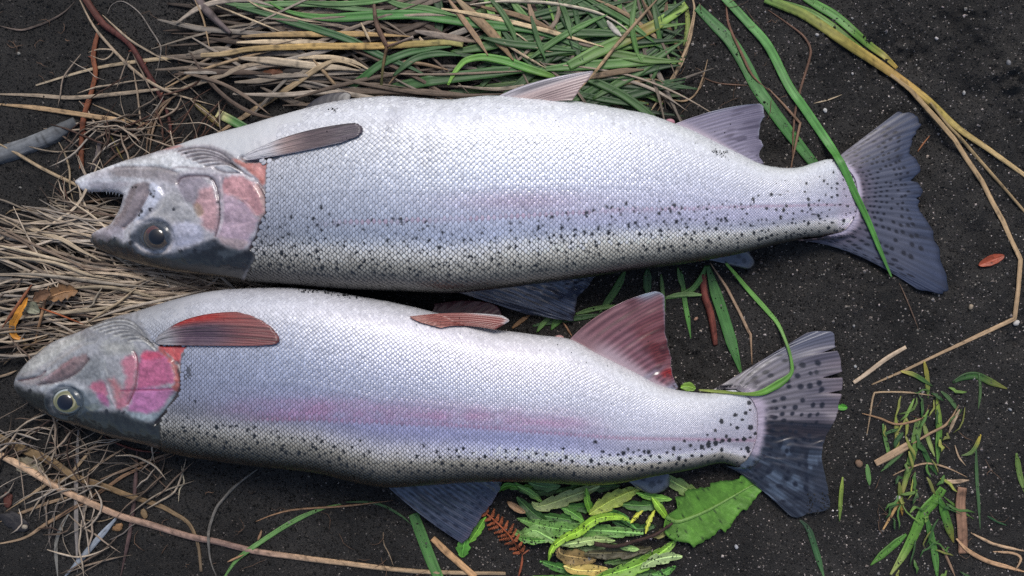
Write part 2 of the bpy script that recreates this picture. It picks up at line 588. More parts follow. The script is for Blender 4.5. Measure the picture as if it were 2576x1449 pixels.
_ns = [0]
def lay(name, cat, mat, group, label, pts, w, cols, style='blade', **k):
    _ns[0] += 1
    V, Q, C, U, geo = strand(pts, w, cols, style, nseed=_ns[0], **k)
    b = Bag(); b.add(V, Q, C, U)
    i = len(geo[0]) // 2
    o = obj(name, b.mesh(name), M[mat], label=label, cat=cat, group=group, origin=(geo[0][i], geo[1][i], geo[2][i]))
    return o, geo

def mat_of(name, n, label, gen, style='thin', matn='straw', cat='dry grass', **k):
    """a tangle nobody could count, as one object"""
    b = Bag()
    for i in range(n):
        pts, w, col, zf = gen(i)
        V, Q, C, U, _ = strand(pts, w, col, style, nseed=i + 900, step=16, fixz=zf, stampit=False, **k)
        b.add(V, Q, C, U)
    return obj(name, b.mesh(name), M[matn], label=label, cat=cat, kind='stuff')

STRAW = [(128, 114, 100), (152, 137, 120), (172, 157, 138), (106, 91, 78), (136, 120, 104), (162, 149, 134), (88, 73, 62), (152, 142, 130)]
def wob(x0, y0, ang, ln, curve, k=5):
    t = np.linspace(0, 1, k)
    a = ang + curve * (t - 0.5)
    xx = x0 + np.cumsum(np.cos(a)) * ln / k
    yy = y0 + np.cumsum(np.sin(a)) * ln / k
    p = np.stack([xx, yy], -1) + rng.normal(0, 2.0, (k, 2))
    if rng.random() < 0.22:            # a crease
        q = p[k // 2:] - p[k // 2]; s_, c_ = math.sin(rng.normal(0, 0.45)), 1
        p[k // 2:] = p[k // 2] + np.stack([q[:, 0] - q[:, 1] * s_, q[:, 1] + q[:, 0] * s_], -1)
    return p

def jit(c, a=0.16):
    k = 1 + random.uniform(-a, a)
    return tuple(np.clip(np.array(c) * k, 0, 255))

# litter beds
def top_bed(i):
    x, y = rng.uniform(470, 1640), rng.uniform(-10, 250)
    if x > 1200 and random.random() < 0.55: x -= 620
    if x < 760 and y > 200 - (x - 470) * -0.1 and random.random() < 0.5: y *= 0.6
    ang = rng.normal(0.0, 0.28) + (0.3 if x > 1300 else 0) * random.choice((-1, 1, 1, 2, 4)) * 1.0
    if x > 1350 and random.random() < 0.3: ang = rng.uniform(0.9, 2.2)
    ln = rng.uniform(240, 640)
    z = rng.uniform(2, 26)
    return wob(x - ln / 2 * math.cos(ang), y - ln / 2 * math.sin(ang), ang, ln, rng.normal(0, 0.45)), rng.uniform(4, 15), jit(np.array(random.choice(STRAW)) * (0.55 + 0.45 * z / 26)), [z, z + rng.uniform(-4, 6)]  # deeper strands get darker colours, standing in for shade in the bed
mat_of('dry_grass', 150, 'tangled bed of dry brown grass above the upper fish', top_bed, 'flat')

def top_green_bed(i):
    x, y = rng.uniform(930, 1740), rng.uniform(-10, 240)
    if random.random() < 0.75: x = rng.uniform(1230, 1730)
    ang = random.choice((0.1, -0.25, -0.5, -0.4, 0.35, 1.4, -0.15)) + rng.normal(0, 0.15)
    if x > 1640: x -= 60
    if x > 1560 and ang > 2.2: ang = 1.3
    ln = rng.uniform(260, 560) if abs(ang) < 0.9 else rng.uniform(140, 260)
    if abs(ang) > 0.9: y = rng.uniform(-60, 60)
    x = min(x, 1700 - ln * 0.45 * abs(math.cos(ang)))
    z = rng.uniform(2, 22)
    g = np.array(random.choice([(38, 72, 42), (50, 90, 50), (64, 104, 62), (40, 78, 44), (78, 122, 62)])) * (0.6 + 0.5 * z / 22)  # lower blades darkened by colour, shade among the straw painted in
    return wob(x - ln / 2 * math.cos(ang), y - ln / 2 * math.sin(ang), ang, ln, rng.normal(0, 0.3)), rng.uniform(12, 26), jit(g), [z, z + rng.uniform(-3, 8)]
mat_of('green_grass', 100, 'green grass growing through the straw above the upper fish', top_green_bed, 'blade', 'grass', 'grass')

def left_up_bed(i):
    x, y = rng.uniform(150, 560), rng.uniform(150, 520)
    if y < 300 - (x - 150) * 0.3 and random.random() < 0.75: y = rng.uniform(320, 520)
    ang = random.choice((0.1, -0.35, 0.5, 1.1, 1.5, 2.2, 2.6)) + rng.normal(0, 0.25)
    ln = rng.uniform(80, 240)
    z = rng.uniform(2, 16)
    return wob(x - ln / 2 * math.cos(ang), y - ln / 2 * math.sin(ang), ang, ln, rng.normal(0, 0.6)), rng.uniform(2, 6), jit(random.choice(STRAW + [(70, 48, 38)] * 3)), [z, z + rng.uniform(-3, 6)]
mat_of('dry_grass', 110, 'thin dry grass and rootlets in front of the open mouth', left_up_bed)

def left_mat(i):
    x, y = rng.uniform(-40, 470), rng.uniform(530, 890)
    y = y - 0.06 * (x - 200)
    if i % 3 == 0: x, y = rng.uniform(200, 620), rng.uniform(640, 790)
    if y < 600 and x > 260: x *= 0.6
    ang = rng.normal(0.08, 0.17) + (0.12 if y < 700 else -0.12) + (random.choice((-0.9, 0.9, 0.6)) if random.random() < 0.07 else 0)
    ln = rng.uniform(150, 420)
    z = rng.uniform(2, 34)
    cl = random.choice(STRAW + [(165, 148, 128), (176, 160, 138), (152, 136, 116)])
    return wob(x - ln / 2 * math.cos(ang), y - ln / 2 * math.sin(ang), ang, ln, rng.normal(0, 0.3)), rng.uniform(2.5, 8), jit(np.array(cl) * (0.68 + 0.42 * z / 34)), [z, z + rng.uniform(-5, 5)]  # straw colour falls with depth, painting the shade inside the mat
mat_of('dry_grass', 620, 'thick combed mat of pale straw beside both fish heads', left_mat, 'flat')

def clip_bed(i):
    x, y = rng.normal(2320, 48), rng.uniform(960, 1440)
    ang = random.choice((1.4, 1.8, 1.2, 2.1, 0.5, 2.7)) + rng.normal(0, 0.2)
    ln = rng.uniform(25, 95)
    return wob(x, y, ang, ln, rng.normal(0, 0.5)), rng.uniform(3, 9), jit(random.choice([(66, 112, 54), (90, 130, 66), (120, 136, 70), (48, 90, 48)])), [2, rng.uniform(2, 9)]
mat_of('grass_clippings', 58, 'small green grass shreds between the clippings at right', clip_bed, 'blade', 'grass', 'grass')

def left_low_bed(i):
    x, y = rng.uniform(-20, 430), rng.uniform(1040, 1330)
    if y > 1180 and random.random() < 0.7: y = rng.uniform(1040, 1240)
    if random.random() < 0.25: x, y = rng.uniform(100, 230), rng.uniform(1220, 1449)
    ang = random.choice((-0.5, -0.4, -0.6, 0.3, 1.5, 1.4, 2.4)) + rng.normal(0, 0.25)
    ln = rng.uniform(70, 260)
    z = rng.uniform(1, 14)
    return wob(x - ln / 2 * math.cos(ang), y - ln / 2 * math.sin(ang), ang, ln, rng.normal(0, 0.7)), rng.uniform(1.6, 6), jit(random.choice(STRAW + [(66, 50, 42), (112, 104, 98)])), [z, z + rng.uniform(-3, 6)]
mat_of('dry_grass', 110, 'loose dry stems and rootlets below the smaller fish head', left_low_bed)

def hair_bed(i):
    k = i % 4
    x, y = [(rng.uniform(1690, 2010), rng.uniform(0, 330)), (rng.uniform(2180, 2520), rng.uniform(980, 1430)),
            (rng.uniform(350, 1150), rng.uniform(1230, 1440)), (rng.uniform(0, 520), rng.uniform(0, 240))][k]
    ang = rng.uniform(0, 3.14)
    ln = rng.uniform(15, 90)
    z = 1.5
    return wob(x, y, ang, ln, rng.normal(0, 1.6)), rng.uniform(1.0, 2.2), jit((104, 82, 66)), [z, z]
mat_of('rootlets', 90, 'fine hair roots scattered over the sand', hair_bed, cat='rootlets')
HG = np.maximum(HG, HG)
for (x0, x1, y0, y1, z) in ((480, 1700, -160, 250, 24), (-160, 560, 550, 860, 30)):
    m = (GX > x0) & (GX < x1) & (GY > y0) & (GY < y1)
    edge = np.minimum(np.minimum(GX - x0, x1 - GX), np.minimum(GY - y0, y1 - GY)) / 60
    HG = np.where(m, np.maximum(HG, z * np.clip(edge, 0, 1)), HG)
HF = np.maximum(HF, HG)
# ------------------------------------------------------------------ fish
def inflate(poly, g, ratio, power=1.0):
    x0, y0 = poly.min(0) - 3 * g; x1, y1 = poly.max(0) + 3 * g
    nx, ny = int((x1 - x0) / g) + 1, int((y1 - y0) / g) + 1
    xs = x0 + np.arange(nx) * g; ys = y0 + np.arange(ny) * g
    X, Y = np.meshgrid(xs, ys)
    sd = sdist(X, Y, poly)
    # Poisson equation, coarse to fine
    f = None
    for lv in (8, 4, 2, 1):
        m = sd[::lv, ::lv] > 0
        if f is None:
            u = np.zeros(m.shape)
        else:
            iy = np.minimum(np.arange(m.shape[0]) // 2, f.shape[0] - 1); ix = np.minimum(np.arange(m.shape[1]) // 2, f.shape[1] - 1)
            u = f[iy][:, ix] * m
        hh = (g * lv) ** 2
        for _ in range(400 if lv > 1 else 160):
            p = np.pad(u, 1)
            u = np.where(m, (p[:-2, 1:-1] + p[2:, 1:-1] + p[1:-1, :-2] + p[1:-1, 2:] + 2 * hh) / 4, 0)
        f = u
    def blur(a, k):
        for _ in range(k):
            p = np.pad(a, 1, mode='edge')
            a = (p[:-2, 1:-1] + p[2:, 1:-1] + p[1:-1, :-2] + p[1:-1, 2:] + a) / 5
        return a
    sp = np.maximum(sd, 0)
    q = blur(f, 6) / (blur(sp, 6) + 1e-6)
    h2 = sp * q                       # squared half thickness of a round section
    return X, Y, sd, h2

class Fish: pass

def build_fish(poly_pts, g, ratio, lift, relief, paint, flat):
    F = Fish()
    poly = cr(poly_pts, 7, closed=True)
    F.poly = poly
    X, Y, sd, h2 = inflate(poly, g, ratio)
    F.X, F.Y, F.h2, F.g = X, Y, h2, g
    h = np.sqrt(h2) * ratio
    mx = h.max(); F.mx = mx
    h = mx * (h / mx) ** 0.88        # flatter flanks, fuller edges
    F.ratio = ratio
    h = h * flat(X)
    F.flat = flat
    col = h.max(0)
    k = 41
    cs = np.convolve(np.pad(col, k // 2, mode='edge'), np.ones(k) / k, 'valid')
    zc = cs * 0.97 + lift
    F.zc, F.h = zc, h
    F.x0, F.y0 = X[0, 0], Y[0, 0]
    ny, nx = X.shape
    ins = sd > 0
    cell = ins[:-1, :-1] | ins[1:, :-1] | ins[:-1, 1:] | ins[1:, 1:]
    use = np.zeros_like(ins)
    for a in (slice(None, -1), slice(1, None)):
        for b in (slice(None, -1), slice(1, None)):
            use[a, b] |= cell
    px, py = X.copy(), Y.copy()
    out = use & ~ins
    # snap outside vertices to the outline
    oi = np.argwhere(out)
    ox, oy = X[out], Y[out]
    P = np.vstack([poly, poly[:1]])
    best = np.full(len(ox), 1e9); bx = ox.copy(); by = oy.copy()
    for (ax, ay), (cx, cy) in zip(P[:-1], P[1:]):
        dx, dy = cx - ax, cy - ay
        t = np.clip(((ox - ax) * dx + (oy - ay) * dy) / (dx * dx + dy * dy + 1e-9), 0, 1)
        qx, qy = ax + t * dx, ay + t * dy
        d = np.hypot(ox - qx, oy - qy)
        m = d < best
        best[m] = d[m]; bx[m] = qx[m]; by[m] = qy[m]
    px[out], py[out] = bx, by
    h = np.where(ins, h, 0)
    zcc = np.interp(px, X[0], zc)
    Xr, Yr = place(px, py, zcc)
    Zt = zcc + h
    ax, ay = seen(Xr, Yr, Zt)
    fade = sst(0, 10, sd)
    Zt = Zt + relief(ax, ay) * fade * ins
    Zb = zcc - h
    col_t = paint(ax, ay)
    F.Xr, F.Yr, F.Zt, F.ins = Xr, Yr, Zt, ins
    idx = -np.ones(X.shape, int); idx[use] = np.arange(use.sum())
    n1 = use.sum()
    idb = -np.ones(X.shape, int); idb[use & ins] = n1 + np.arange((use & ins).sum())
    idb[use & ~ins] = idx[use & ~ins]
    c = cell
    Qt = np.stack([idx[:-1, :-1][c], idx[1:, :-1][c], idx[1:, 1:][c], idx[:-1, 1:][c]], -1)
    Qb = np.stack([idb[:-1, :-1][c], idb[:-1, 1:][c], idb[1:, 1:][c], idb[1:, :-1][c]], -1)
    V = np.concatenate([np.stack([Xr[use], Yr[use], Zt[use]], -1), np.stack([Xr[use & ins], Yr[use & ins], Zb[use & ins]], -1)])
    C = np.concatenate([col_t[use], col_t[use & ins]])
    F.mesh = mesh_np('body', Wd(V), np.concatenate([Qt, Qb]), None, C)
    # write into the height map
    m = use
    stamp(Xr[m], Yr[m], Zt[m], 6, [HF])
    return F

def fish_table(F, xa, xb, dx=4.0, nv=121):
    """surface positions along vertical cuts, evenly by arc length: T[x, v]"""
    xs = np.arange(xa, xb, dx)
    P = np.vstack([F.poly, F.poly[:1]])
    T = np.zeros((len(xs), nv, 3)); TY = np.zeros((len(xs), 2))
    for k, x in enumerate(xs):
        ys = []
        for (ax, ay), (bx, by) in zip(P[:-1], P[1:]):
            if (ax - x) * (bx - x) <= 0 and ax != bx:
                ys.append(ay + (by - ay) * (x - ax) / (bx - ax))
        y0, y1 = min(ys), max(ys)
        th = np.linspace(0, np.pi, 240)
        y = (y0 + y1) / 2 - np.cos(th) * (y1 - y0) / 2
        i = (x - F.x0) / F.g; j = (y - F.y0) / F.g
        i0 = int(i); fi = i - i0; j0 = np.clip(j.astype(int), 0, F.X.shape[0] - 2); fj = j - j0
        A = F.h2
        v = (A[j0, i0] * (1 - fj) + A[j0 + 1, i0] * fj) * (1 - fi) + (A[j0, i0 + 1] * (1 - fj) + A[j0 + 1, i0 + 1] * fj) * fi
        h = np.sqrt(np.maximum(v, 0)) * F.ratio
        mx = F.mx; h = mx * (h / mx) ** 0.88 * F.flat(x)
        h[0] = h[-1] = 0
        s = np.concatenate([[0], np.cumsum(np.hypot(np.diff(y), np.diff(h)))])
        vv = np.linspace(0, 1, nv) * s[-1]
        yy = np.interp(vv, s, y); hh = np.interp(vv, s, h)
        zc = np.interp(x, F.X[0], F.zc)
        X, Y = place(np.full(nv, x), yy, zc)
        T[k] = np.stack([X, Y, zc + hh], -1)
        TY[k] = y0, y1
    # soften along x so that rows run smoothly
    return xs, T

def scales(F, root, xa, xb, rows, keep, colour, name='scales', label=None, lift=1.0):
    xs, T = fish_table(F, xa, xb)
    nx, nv = T.shape[:2]
    # column positions: pitch follows the local row spacing
    arc = np.linalg.norm(np.diff(T, axis=1), axis=2).sum(1)
    cols = [xa + 1]
    while cols[-1] < xb - 8:
        a = np.interp(cols[-1], xs, arc)
        cols.append(cols[-1] + a / rows * 0.54)
    cols = np.array(cols)
    ci, rj = np.meshgrid(np.arange(len(cols)), np.arange(rows), indexing='ij')
    v = (rj + 0.5 * (ci % 2) + 0.25) / rows
    x = cols[ci]
    sp = np.interp(x, xs, arc) / rows
    x = x + rng.normal(0, 0.05, x.shape) * sp
    v = v + rng.normal(0, 0.05, x.shape) / rows
    def at(x, v):
        i = np.clip((x - xs[0]) / (xs[1] - xs[0]), 0, nx - 1.001); j = np.clip(v * (nv - 1), 0, nv - 1.001)
        i0 = i.astype(int); j0 = j.astype(int); fi = (i - i0)[..., None]; fj = (j - j0)[..., None]
        return (T[i0, j0] * (1 - fi) + T[i0 + 1, j0] * fi) * (1 - fj) + (T[i0, j0 + 1] * (1 - fi) + T[i0 + 1, j0 + 1] * fi) * fj
    x, v, sp = x.ravel(), v.ravel(), sp.ravel()
    ok = (v > 0.012) & (v < 0.985)
    x, v, sp = x[ok], v[ok], sp[ok]
    c = at(x, v)
    ax, ay = seen(c[:, 0], c[:, 1], c[:, 2])
    ok = keep(ax, ay)
    x, v, sp, c, ax, ay = x[ok], v[ok], sp[ok], c[ok], ax[ok], ay[ok]
    t = at(x + 6, v) - at(x - 6, v); t /= np.linalg.norm(t, axis=1)[:, None]
    b = at(x, v + 0.012) - at(x, v - 0.012); b /= np.linalg.norm(b, axis=1)[:, None] + 1e-9
    nrm = np.cross(b, t)
    nrm *= np.sign(nrm[:, 2:3] + 1e-6)
    nrm /= np.linalg.norm(nrm, axis=1)[:, None] + 1e-9
    # rows turn a little: free edge looks to the tail
    N = len(x)
    r = sp * 0.66
    k = 9
    th = np.linspace(0, 2 * np.pi, k, endpoint=False)
    ct, st_ = np.cos(th), np.sin(th)
    inner, rim, lf, dark, body = colour(ax, ay, v)
    # local coordinates: +t free edge up, -t buried
    def ring(s, hgt):
        p = c[:, None] + (t[:, None] * (ct * 1.0)[None, :, None] + b[:, None] * (st_ * 0.92)[None, :, None]) * (r * s)[:, None, None]
        return p + nrm[:, None] * hgt[:, :, None]
    tilt = rng.normal(0, 0.022, (N, 2))
    up = (lf * lift)[:, None]
    h_out = up * (0.10 + 0.95 * np.clip(ct, -0.6, 1)[None]) + r[:, None] * (tilt[:, :1] * ct[None] + tilt[:, 1:] * st_[None])
    h_in = up * (0.55 + 0.70 * ct[None]) + 0.6 * r[:, None] * (tilt[:, :1] * ct[None] + tilt[:, 1:] * st_[None])
    h_c = up * 0.78
    Vo, Vi = ring(1.0, h_out), ring(dark if dark is not None else 0.77, h_in)
    Vc = c + nrm * h_c
    V = np.concatenate([Vc[:, None], Vi, Vo], 1)
    C = np.concatenate([inner[:, None], np.repeat(inner[:, None], k, 1), np.repeat(rim[:, None], k, 1)], 1)
    vx, vy = seen(V[..., 0], V[..., 1], V[..., 2])
    sm = spots_mask(vx, vy, body, 0.7)
    C = mix(C, lin((19, 20, 25)), sm * 0.97)
    base = (np.arange(N) * (2 * k + 1))[:, None, None]
    j = np.arange(k); jn = (j + 1) % k
    T1 = np.stack([0 * j, 1 + j, 1 + jn], -1)[None] + base
    Q1 = np.stack([1 + j, 1 + k + j, 1 + k + jn, 1 + jn], -1)[None] + base
    me = mesh_np(name, Wd(V.reshape(-1, 3)), Q1.reshape(-1, 4), T1.reshape(-1, 3), C.reshape(-1, 3))
    o = child(name, me, M['scale'], root, label, 'stuff')
    return o

def fin(name, root, cols, zb, zt, paint, nrays=18, n=70, m=36, amp=0.8, jag=0.0, label=None, A=None, zoff=4.0,
        bow=0.0, mat='fin', thick=1.6, ripple=None, zmid=None, seed=0, notch=None, stampit=True, split=3.0):
    """cols: control columns [(base, mid, tip), ...] running along the base"""
    B = crn([c[0] for c in cols], n); Mi = crn([c[1] for c in cols], n); Tp = crn([c[2] for c in cols], n)
    u = np.linspace(0, 1, n)[:, None]; v = np.linspace(0, 1, m)[None]
    tv = v[..., None]
    P = B[:, None] * (1 - tv) * (1 - 2 * tv) + Mi[:, None] * 4 * tv * (1 - tv) + Tp[:, None] * tv * (2 * tv - 1)
    if jag:
        d = Tp - Mi
        d = d / (np.linalg.norm(d, axis=1)[:, None] + 1e-6)
        j = (vnoise(np.arange(n) / n * nrays * 1.3, np.full(n, seed + 0.5), 12) - 0.6) * jag + (vnoise(np.arange(n) / n * nrays * 3.1, np.full(n, seed + 3.5), 13) - 0.5) * jag * 0.5
        if notch is not None:
            for (uc, wd, dp) in notch:
                j = j - dp * np.clip(1 - np.abs(np.linspace(0, 1, n) - uc) / wd, 0, 1)
        P = P + (d * j[:, None])[:, None] * (tv ** 6)
    ax, ay = P[..., 0], P[..., 1]
    ub = np.interp(u[:, 0], np.linspace(0, 1, len(zb)), zb)[:, None] if isinstance(zb, (list, tuple)) else zb
    ut = np.interp(u[:, 0], np.linspace(0, 1, len(zt)), zt)[:, None] if isinstance(zt, (list, tuple)) else zt
    z = ub * (1 - v) + ut * v + bow * 4 * v * (1 - v) + 0 * u
    if A is not None:
        za = seen_z(A, ax, ay)
        z = np.maximum(z, za + zoff) if zb != 'drape' else za + zoff
    ph = u * nrays * 2 * np.pi + 1.1 * np.sin(u * 9)
    z = z + amp * (0.5 + 0.5 * np.cos(ph)) * sst(0.02, 0.25, v)
    if ripple is not None:
        z = z + ripple(u + 0 * v, v + 0 * u, ax, ay)
    X, Y = place(ax, ay, z)
    C = paint(u + 0 * v, v + 0 * u, ax, ay)
    ray = 0.5 + 0.5 * np.cos(ph * 1.0 + 0 * v)
    C = C.copy()
    th_ = thick * (1 - 0.6 * v) + 0 * u
    V = np.concatenate([np.stack([X, Y, z], -1).reshape(-1, 3), np.stack([X, Y, z - th_], -1).reshape(-1, 3)])
    I = np.arange(n * m).reshape(n, m)
    Q = np.stack([I[:-1, :-1], I[1:, :-1], I[1:, 1:], I[:-1, 1:]], -1).reshape(-1, 4)
    K = n * m
    e = []
    for line in (I[0], I[-1], I[:, 0], I[:, -1]):
        e.append(np.stack([line[:-1], line[1:], line[1:] + K, line[:-1] + K], -1))
    Q = np.concatenate([Q, Q[:, ::-1] + K] + e)
    CC = np.concatenate([C.reshape(-1, C.shape[-1])] * 2)
    if CC.shape[1] == 3:
        CC = np.hstack([CC, np.full((len(CC), 1), 0.15)])
    me = mesh_np(name, Wd(V), Q, None, CC)
    if stampit:
        stamp(X.ravel(), Y.ravel(), (z + 1).ravel(), 8, [HF])
    return child(name, me, M[mat], root, label)

def mix(a, b, t):
    t = np.clip(t, 0, 1)
    return a * (1 - t)[..., None] + np.asarray(b, float) * t[..., None]

def grid_colour(stx, tab, vst, x, v):
    tab = np.array(tab, float)
    i = np.clip(np.interp(x, stx, np.arange(len(stx))), 0, len(stx) - 1.0001); j = np.clip(np.interp(v, vst, np.arange(len(vst))), 0, len(vst) - 1.0001)
    i0 = i.astype(int); j0 = j.astype(int); fi = (i - i0)[..., None]; fj = (j - j0)[..., None]
    return (tab[i0, j0] * (1 - fi) + tab[i0 + 1, j0] * fi) * (1 - fj) + (tab[i0, j0 + 1] * (1 - fi) + tab[i0 + 1, j0 + 1] * fi) * fj

def poly_mask(x, y, pts, soft=5.0, rough=4.0, seed=0):
    m = np.zeros(np.shape(x))
    P = np.array(pts, float)
    x0, y0 = P.min(0) - 3 * soft; x1, y1 = P.max(0) + 3 * soft
    s = (x > x0) & (x < x1) & (y > y0) & (y < y1)
    if s.any():
        d = sdist(x[s], y[s], cr(P, 10, closed=True))
        d = d + rough * (fbm(x[s] / 9, y[s] / 9, seed, 3) - 0.5) * 2
        m[s] = sst(-soft, soft, d)
    return m

def line_mask(x, y, pts, w, soft=1.5):
    m = np.zeros(np.shape(x))
    P = np.array(pts, float)
    x0, y0 = P.min(0) - w - 6; x1, y1 = P.max(0) + w + 6
    s = (x > x0) & (x < x1) & (y > y0) & (y < y1)
    if s.any():
        d, _ = seg_dist(x[s], y[s], cr(P, 6))
        m[s] = 1 - sst(w / 2 - soft, w / 2 + soft, d)
    return m

def spots_mask(x, y, S_, soft=0.8):
    m = np.zeros(np.shape(x))
    for (sx, sy, r) in S_:
        s = (np.abs(x - sx) < r * 2) & (np.abs(y - sy) < r * 2)
        if s.any():
            d = np.hypot(x[s] - sx, (y[s] - sy) * (1 + 0.3 * math.sin(sx)))
            d = d + 1.6 * (vnoise(x[s] / 2.5 + sx, y[s] / 2.5, 3) - 0.5) * 2
            m[s] = np.maximum(m[s], 1 - sst(r - soft - 0.5, r + soft, d))
    return m

# ================= the upper, larger fish
V_ST = [0, .12, .25, .4, .55, .66, .705, .81, .88, .95, 1.0]
F1_X = [640, 780, 950, 1200, 1500, 1800, 2120]
F1_T = [
 [(190,191,194),(202,201,204),(196,196,202),(178,181,190),(162,166,178),(150,154,166),(140,142,150),(116,115,114),(92,90,84),(60,58,54),(36,35,34)],
 [(202,204,208),(210,211,215),(202,206,213),(188,193,204),(172,178,192),(162,169,184),(156,163,176),(134,134,132),(106,103,96),(68,66,62),(38,37,36)],
 [(208,210,214),(213,215,220),(208,212,220),(196,202,215),(182,189,206),(174,182,200),(168,177,196),(146,146,144),(114,112,104),(76,73,68),(40,39,38)],
 [(214,217,221),(221,223,229),(218,223,232),(206,213,228),(194,200,220),(188,195,217),(182,190,212),(154,154,152),(124,121,112),(84,81,74),(42,41,40)],
 [(210,213,215),(224,226,232),(220,224,235),(210,215,230),(202,205,225),(195,199,221),(186,192,213),(160,158,150),(132,128,116),(90,87,78),(44,43,42)],
 [(207,210,210),(218,220,225),(216,219,230),(208,211,227),(203,204,224),(198,199,220),(184,187,203),(152,150,144),(124,121,112),(88,86,80),(46,45,44)],
 [(202,205,206),(207,210,215),(200,202,212),(194,195,209),(188,188,206),(178,180,195),(162,163,174),(144,143,142),(116,115,112),(90,88,86),(62,61,60)]]
F1_TOP = np.array([(560,333),(623,317),(683,299),(763,277),(833,260),(908,249),(983,245),(1058,249),(1127,254),(1190,247),(1240,243),(1340,250),(1437,256),(1552,275),(1627,289),(1692,312),(1780,350),(1850,384),(1900,409),(1932,419),(1982,424),(2017,420),(2044,411),(2087,401),(2180,399)], float)
F1_BOT = np.array([(560,699),(626,707),(686,712),(744,716),(850,725),(1000,731),(1094,735),(1150,735),(1220,729),(1288,721),(1438,702),(1608,676),(1788,651),(1860,637),(1932,618),(2000,604),(2082,594),(2180,585)], float)

def scat(n, f, seed, r0, r1, mind=9):
    g = np.random.default_rng(seed); out = []
    while len(out) < n:
        p = f(g)
        if p is None: continue
        if all((p[0] - q[0]) ** 2 + (p[1] - q[1]) ** 2 > mind ** 2 for q in out[-260:]):
            out.append((p[0], p[1], g.uniform(r0, r1)))
    return out
def f1_spot(g):
    x = g.uniform(640, 2160)
    t, b = np.interp(x, *F1_TOP.T), np.interp(x, *F1_BOT.T)
    v = 1 - abs(g.normal(0, 0.20)) - 0.03
    lim = np.interp(x, [640, 1200, 1500, 1800, 2000, 2160], [0.52, 0.64, 0.60, 0.5, 0.26, 0.1])
    if x > 1650 and g.random() < 0.45: v = g.uniform(lim, 0.95)
    if v < lim: return None
    return x, t + v * (b - t)
F1_SPOTS = scat(680, f1_spot, 5, 2.0, 4.8, 12)
# flecks of sand stuck on the flank
F1_DIRT = [(952,444,7),(958,450,4),(945,438,3),(1024,442,6),(1016,436,3),(936,494,6),(940,500,4),(1080,430,5),(1090,436,3),(866,484,3),(788,488,3),(808,527,5),(1330,511,5),
           (1085,438,3),(1200,540,3),(1558,500,4),(752,291,5),(742,294,4),(838,272,6),(832,268,3),(842,276,3),(1805,383,5),(1815,388,4),(1830,380,3),(1803,379,3),(958,418,3),(1063,414,2.5),(1302,438,3)]
def f1_v(x, y):
    t, b = np.interp(x, *F1_TOP.T), np.interp(x, *F1_BOT.T)
    return (y - t) / (b - t)
def gain(c, v, de):
    g = np.interp(v, [0, .3, .42, .72, .78, .9, 1], [1.04, 0.99, 1.0, 1.0, 1.08, 0.98, 0.72])
    d = de * sst(0.74, 0.80, v)
    c = c * g[..., None]
    return c * (1 - d)[..., None] + (c.mean(-1, keepdims=True) + np.array((8.0, 3, -7))) * d[..., None]
def f1_flank(x, y):
    v = f1_v(x, y)
    v = v + 0.03 * (fbm(x / 40, y / 25, 2) - 0.5)
    c = grid_colour(F1_X, F1_T, V_ST, x, v)
    c = gain(c, v, 0.25)
    lat = np.interp(x, [640, 850, 1200, 1500, 1900, 2180], [575, 560, 549, 531, 519, 515])
    k = np.exp(-((y - lat) / 3.5) ** 2) * sst(760, 900, x) * (0.1 + 0.45 * fbm(x / 14, y / 4, 72))
    c = mix(c, (176, 120, 140), k)
    k = np.exp(-((y - 508) / 26) ** 2 - ((x - 1310) / 170) ** 2) * 0.42
    c = mix(c, (172, 142, 168), k)
    k = np.exp(-((y - lat - 22) / 20) ** 2) * sst(1300, 1500, x) * 0.25
    c = mix(c, (190, 182, 214), k)
    # soft grey smudges on the belly
    k = np.exp(-(((x - 985) * 0.8 + (y - 305) * 0.6) / 18) ** 2 - ((-(x - 985) * 0.6 + (y - 305) * 0.8) / 60) ** 2) * 0.35
    c = mix(c, (160, 160, 168), k)
    k = np.exp(-((x - 1075) / 14) ** 2 - ((y - 390) / 50) ** 2) * 0.3
    c = mix(c, (140, 145, 155), k)
    k = sst(2095, 2125, x) * sst(0.0, 0.1, v) * (1 - sst(0.85, 0.95, v))
    c = mix(c, (176, 166, 184), k * 0.7)
    return c
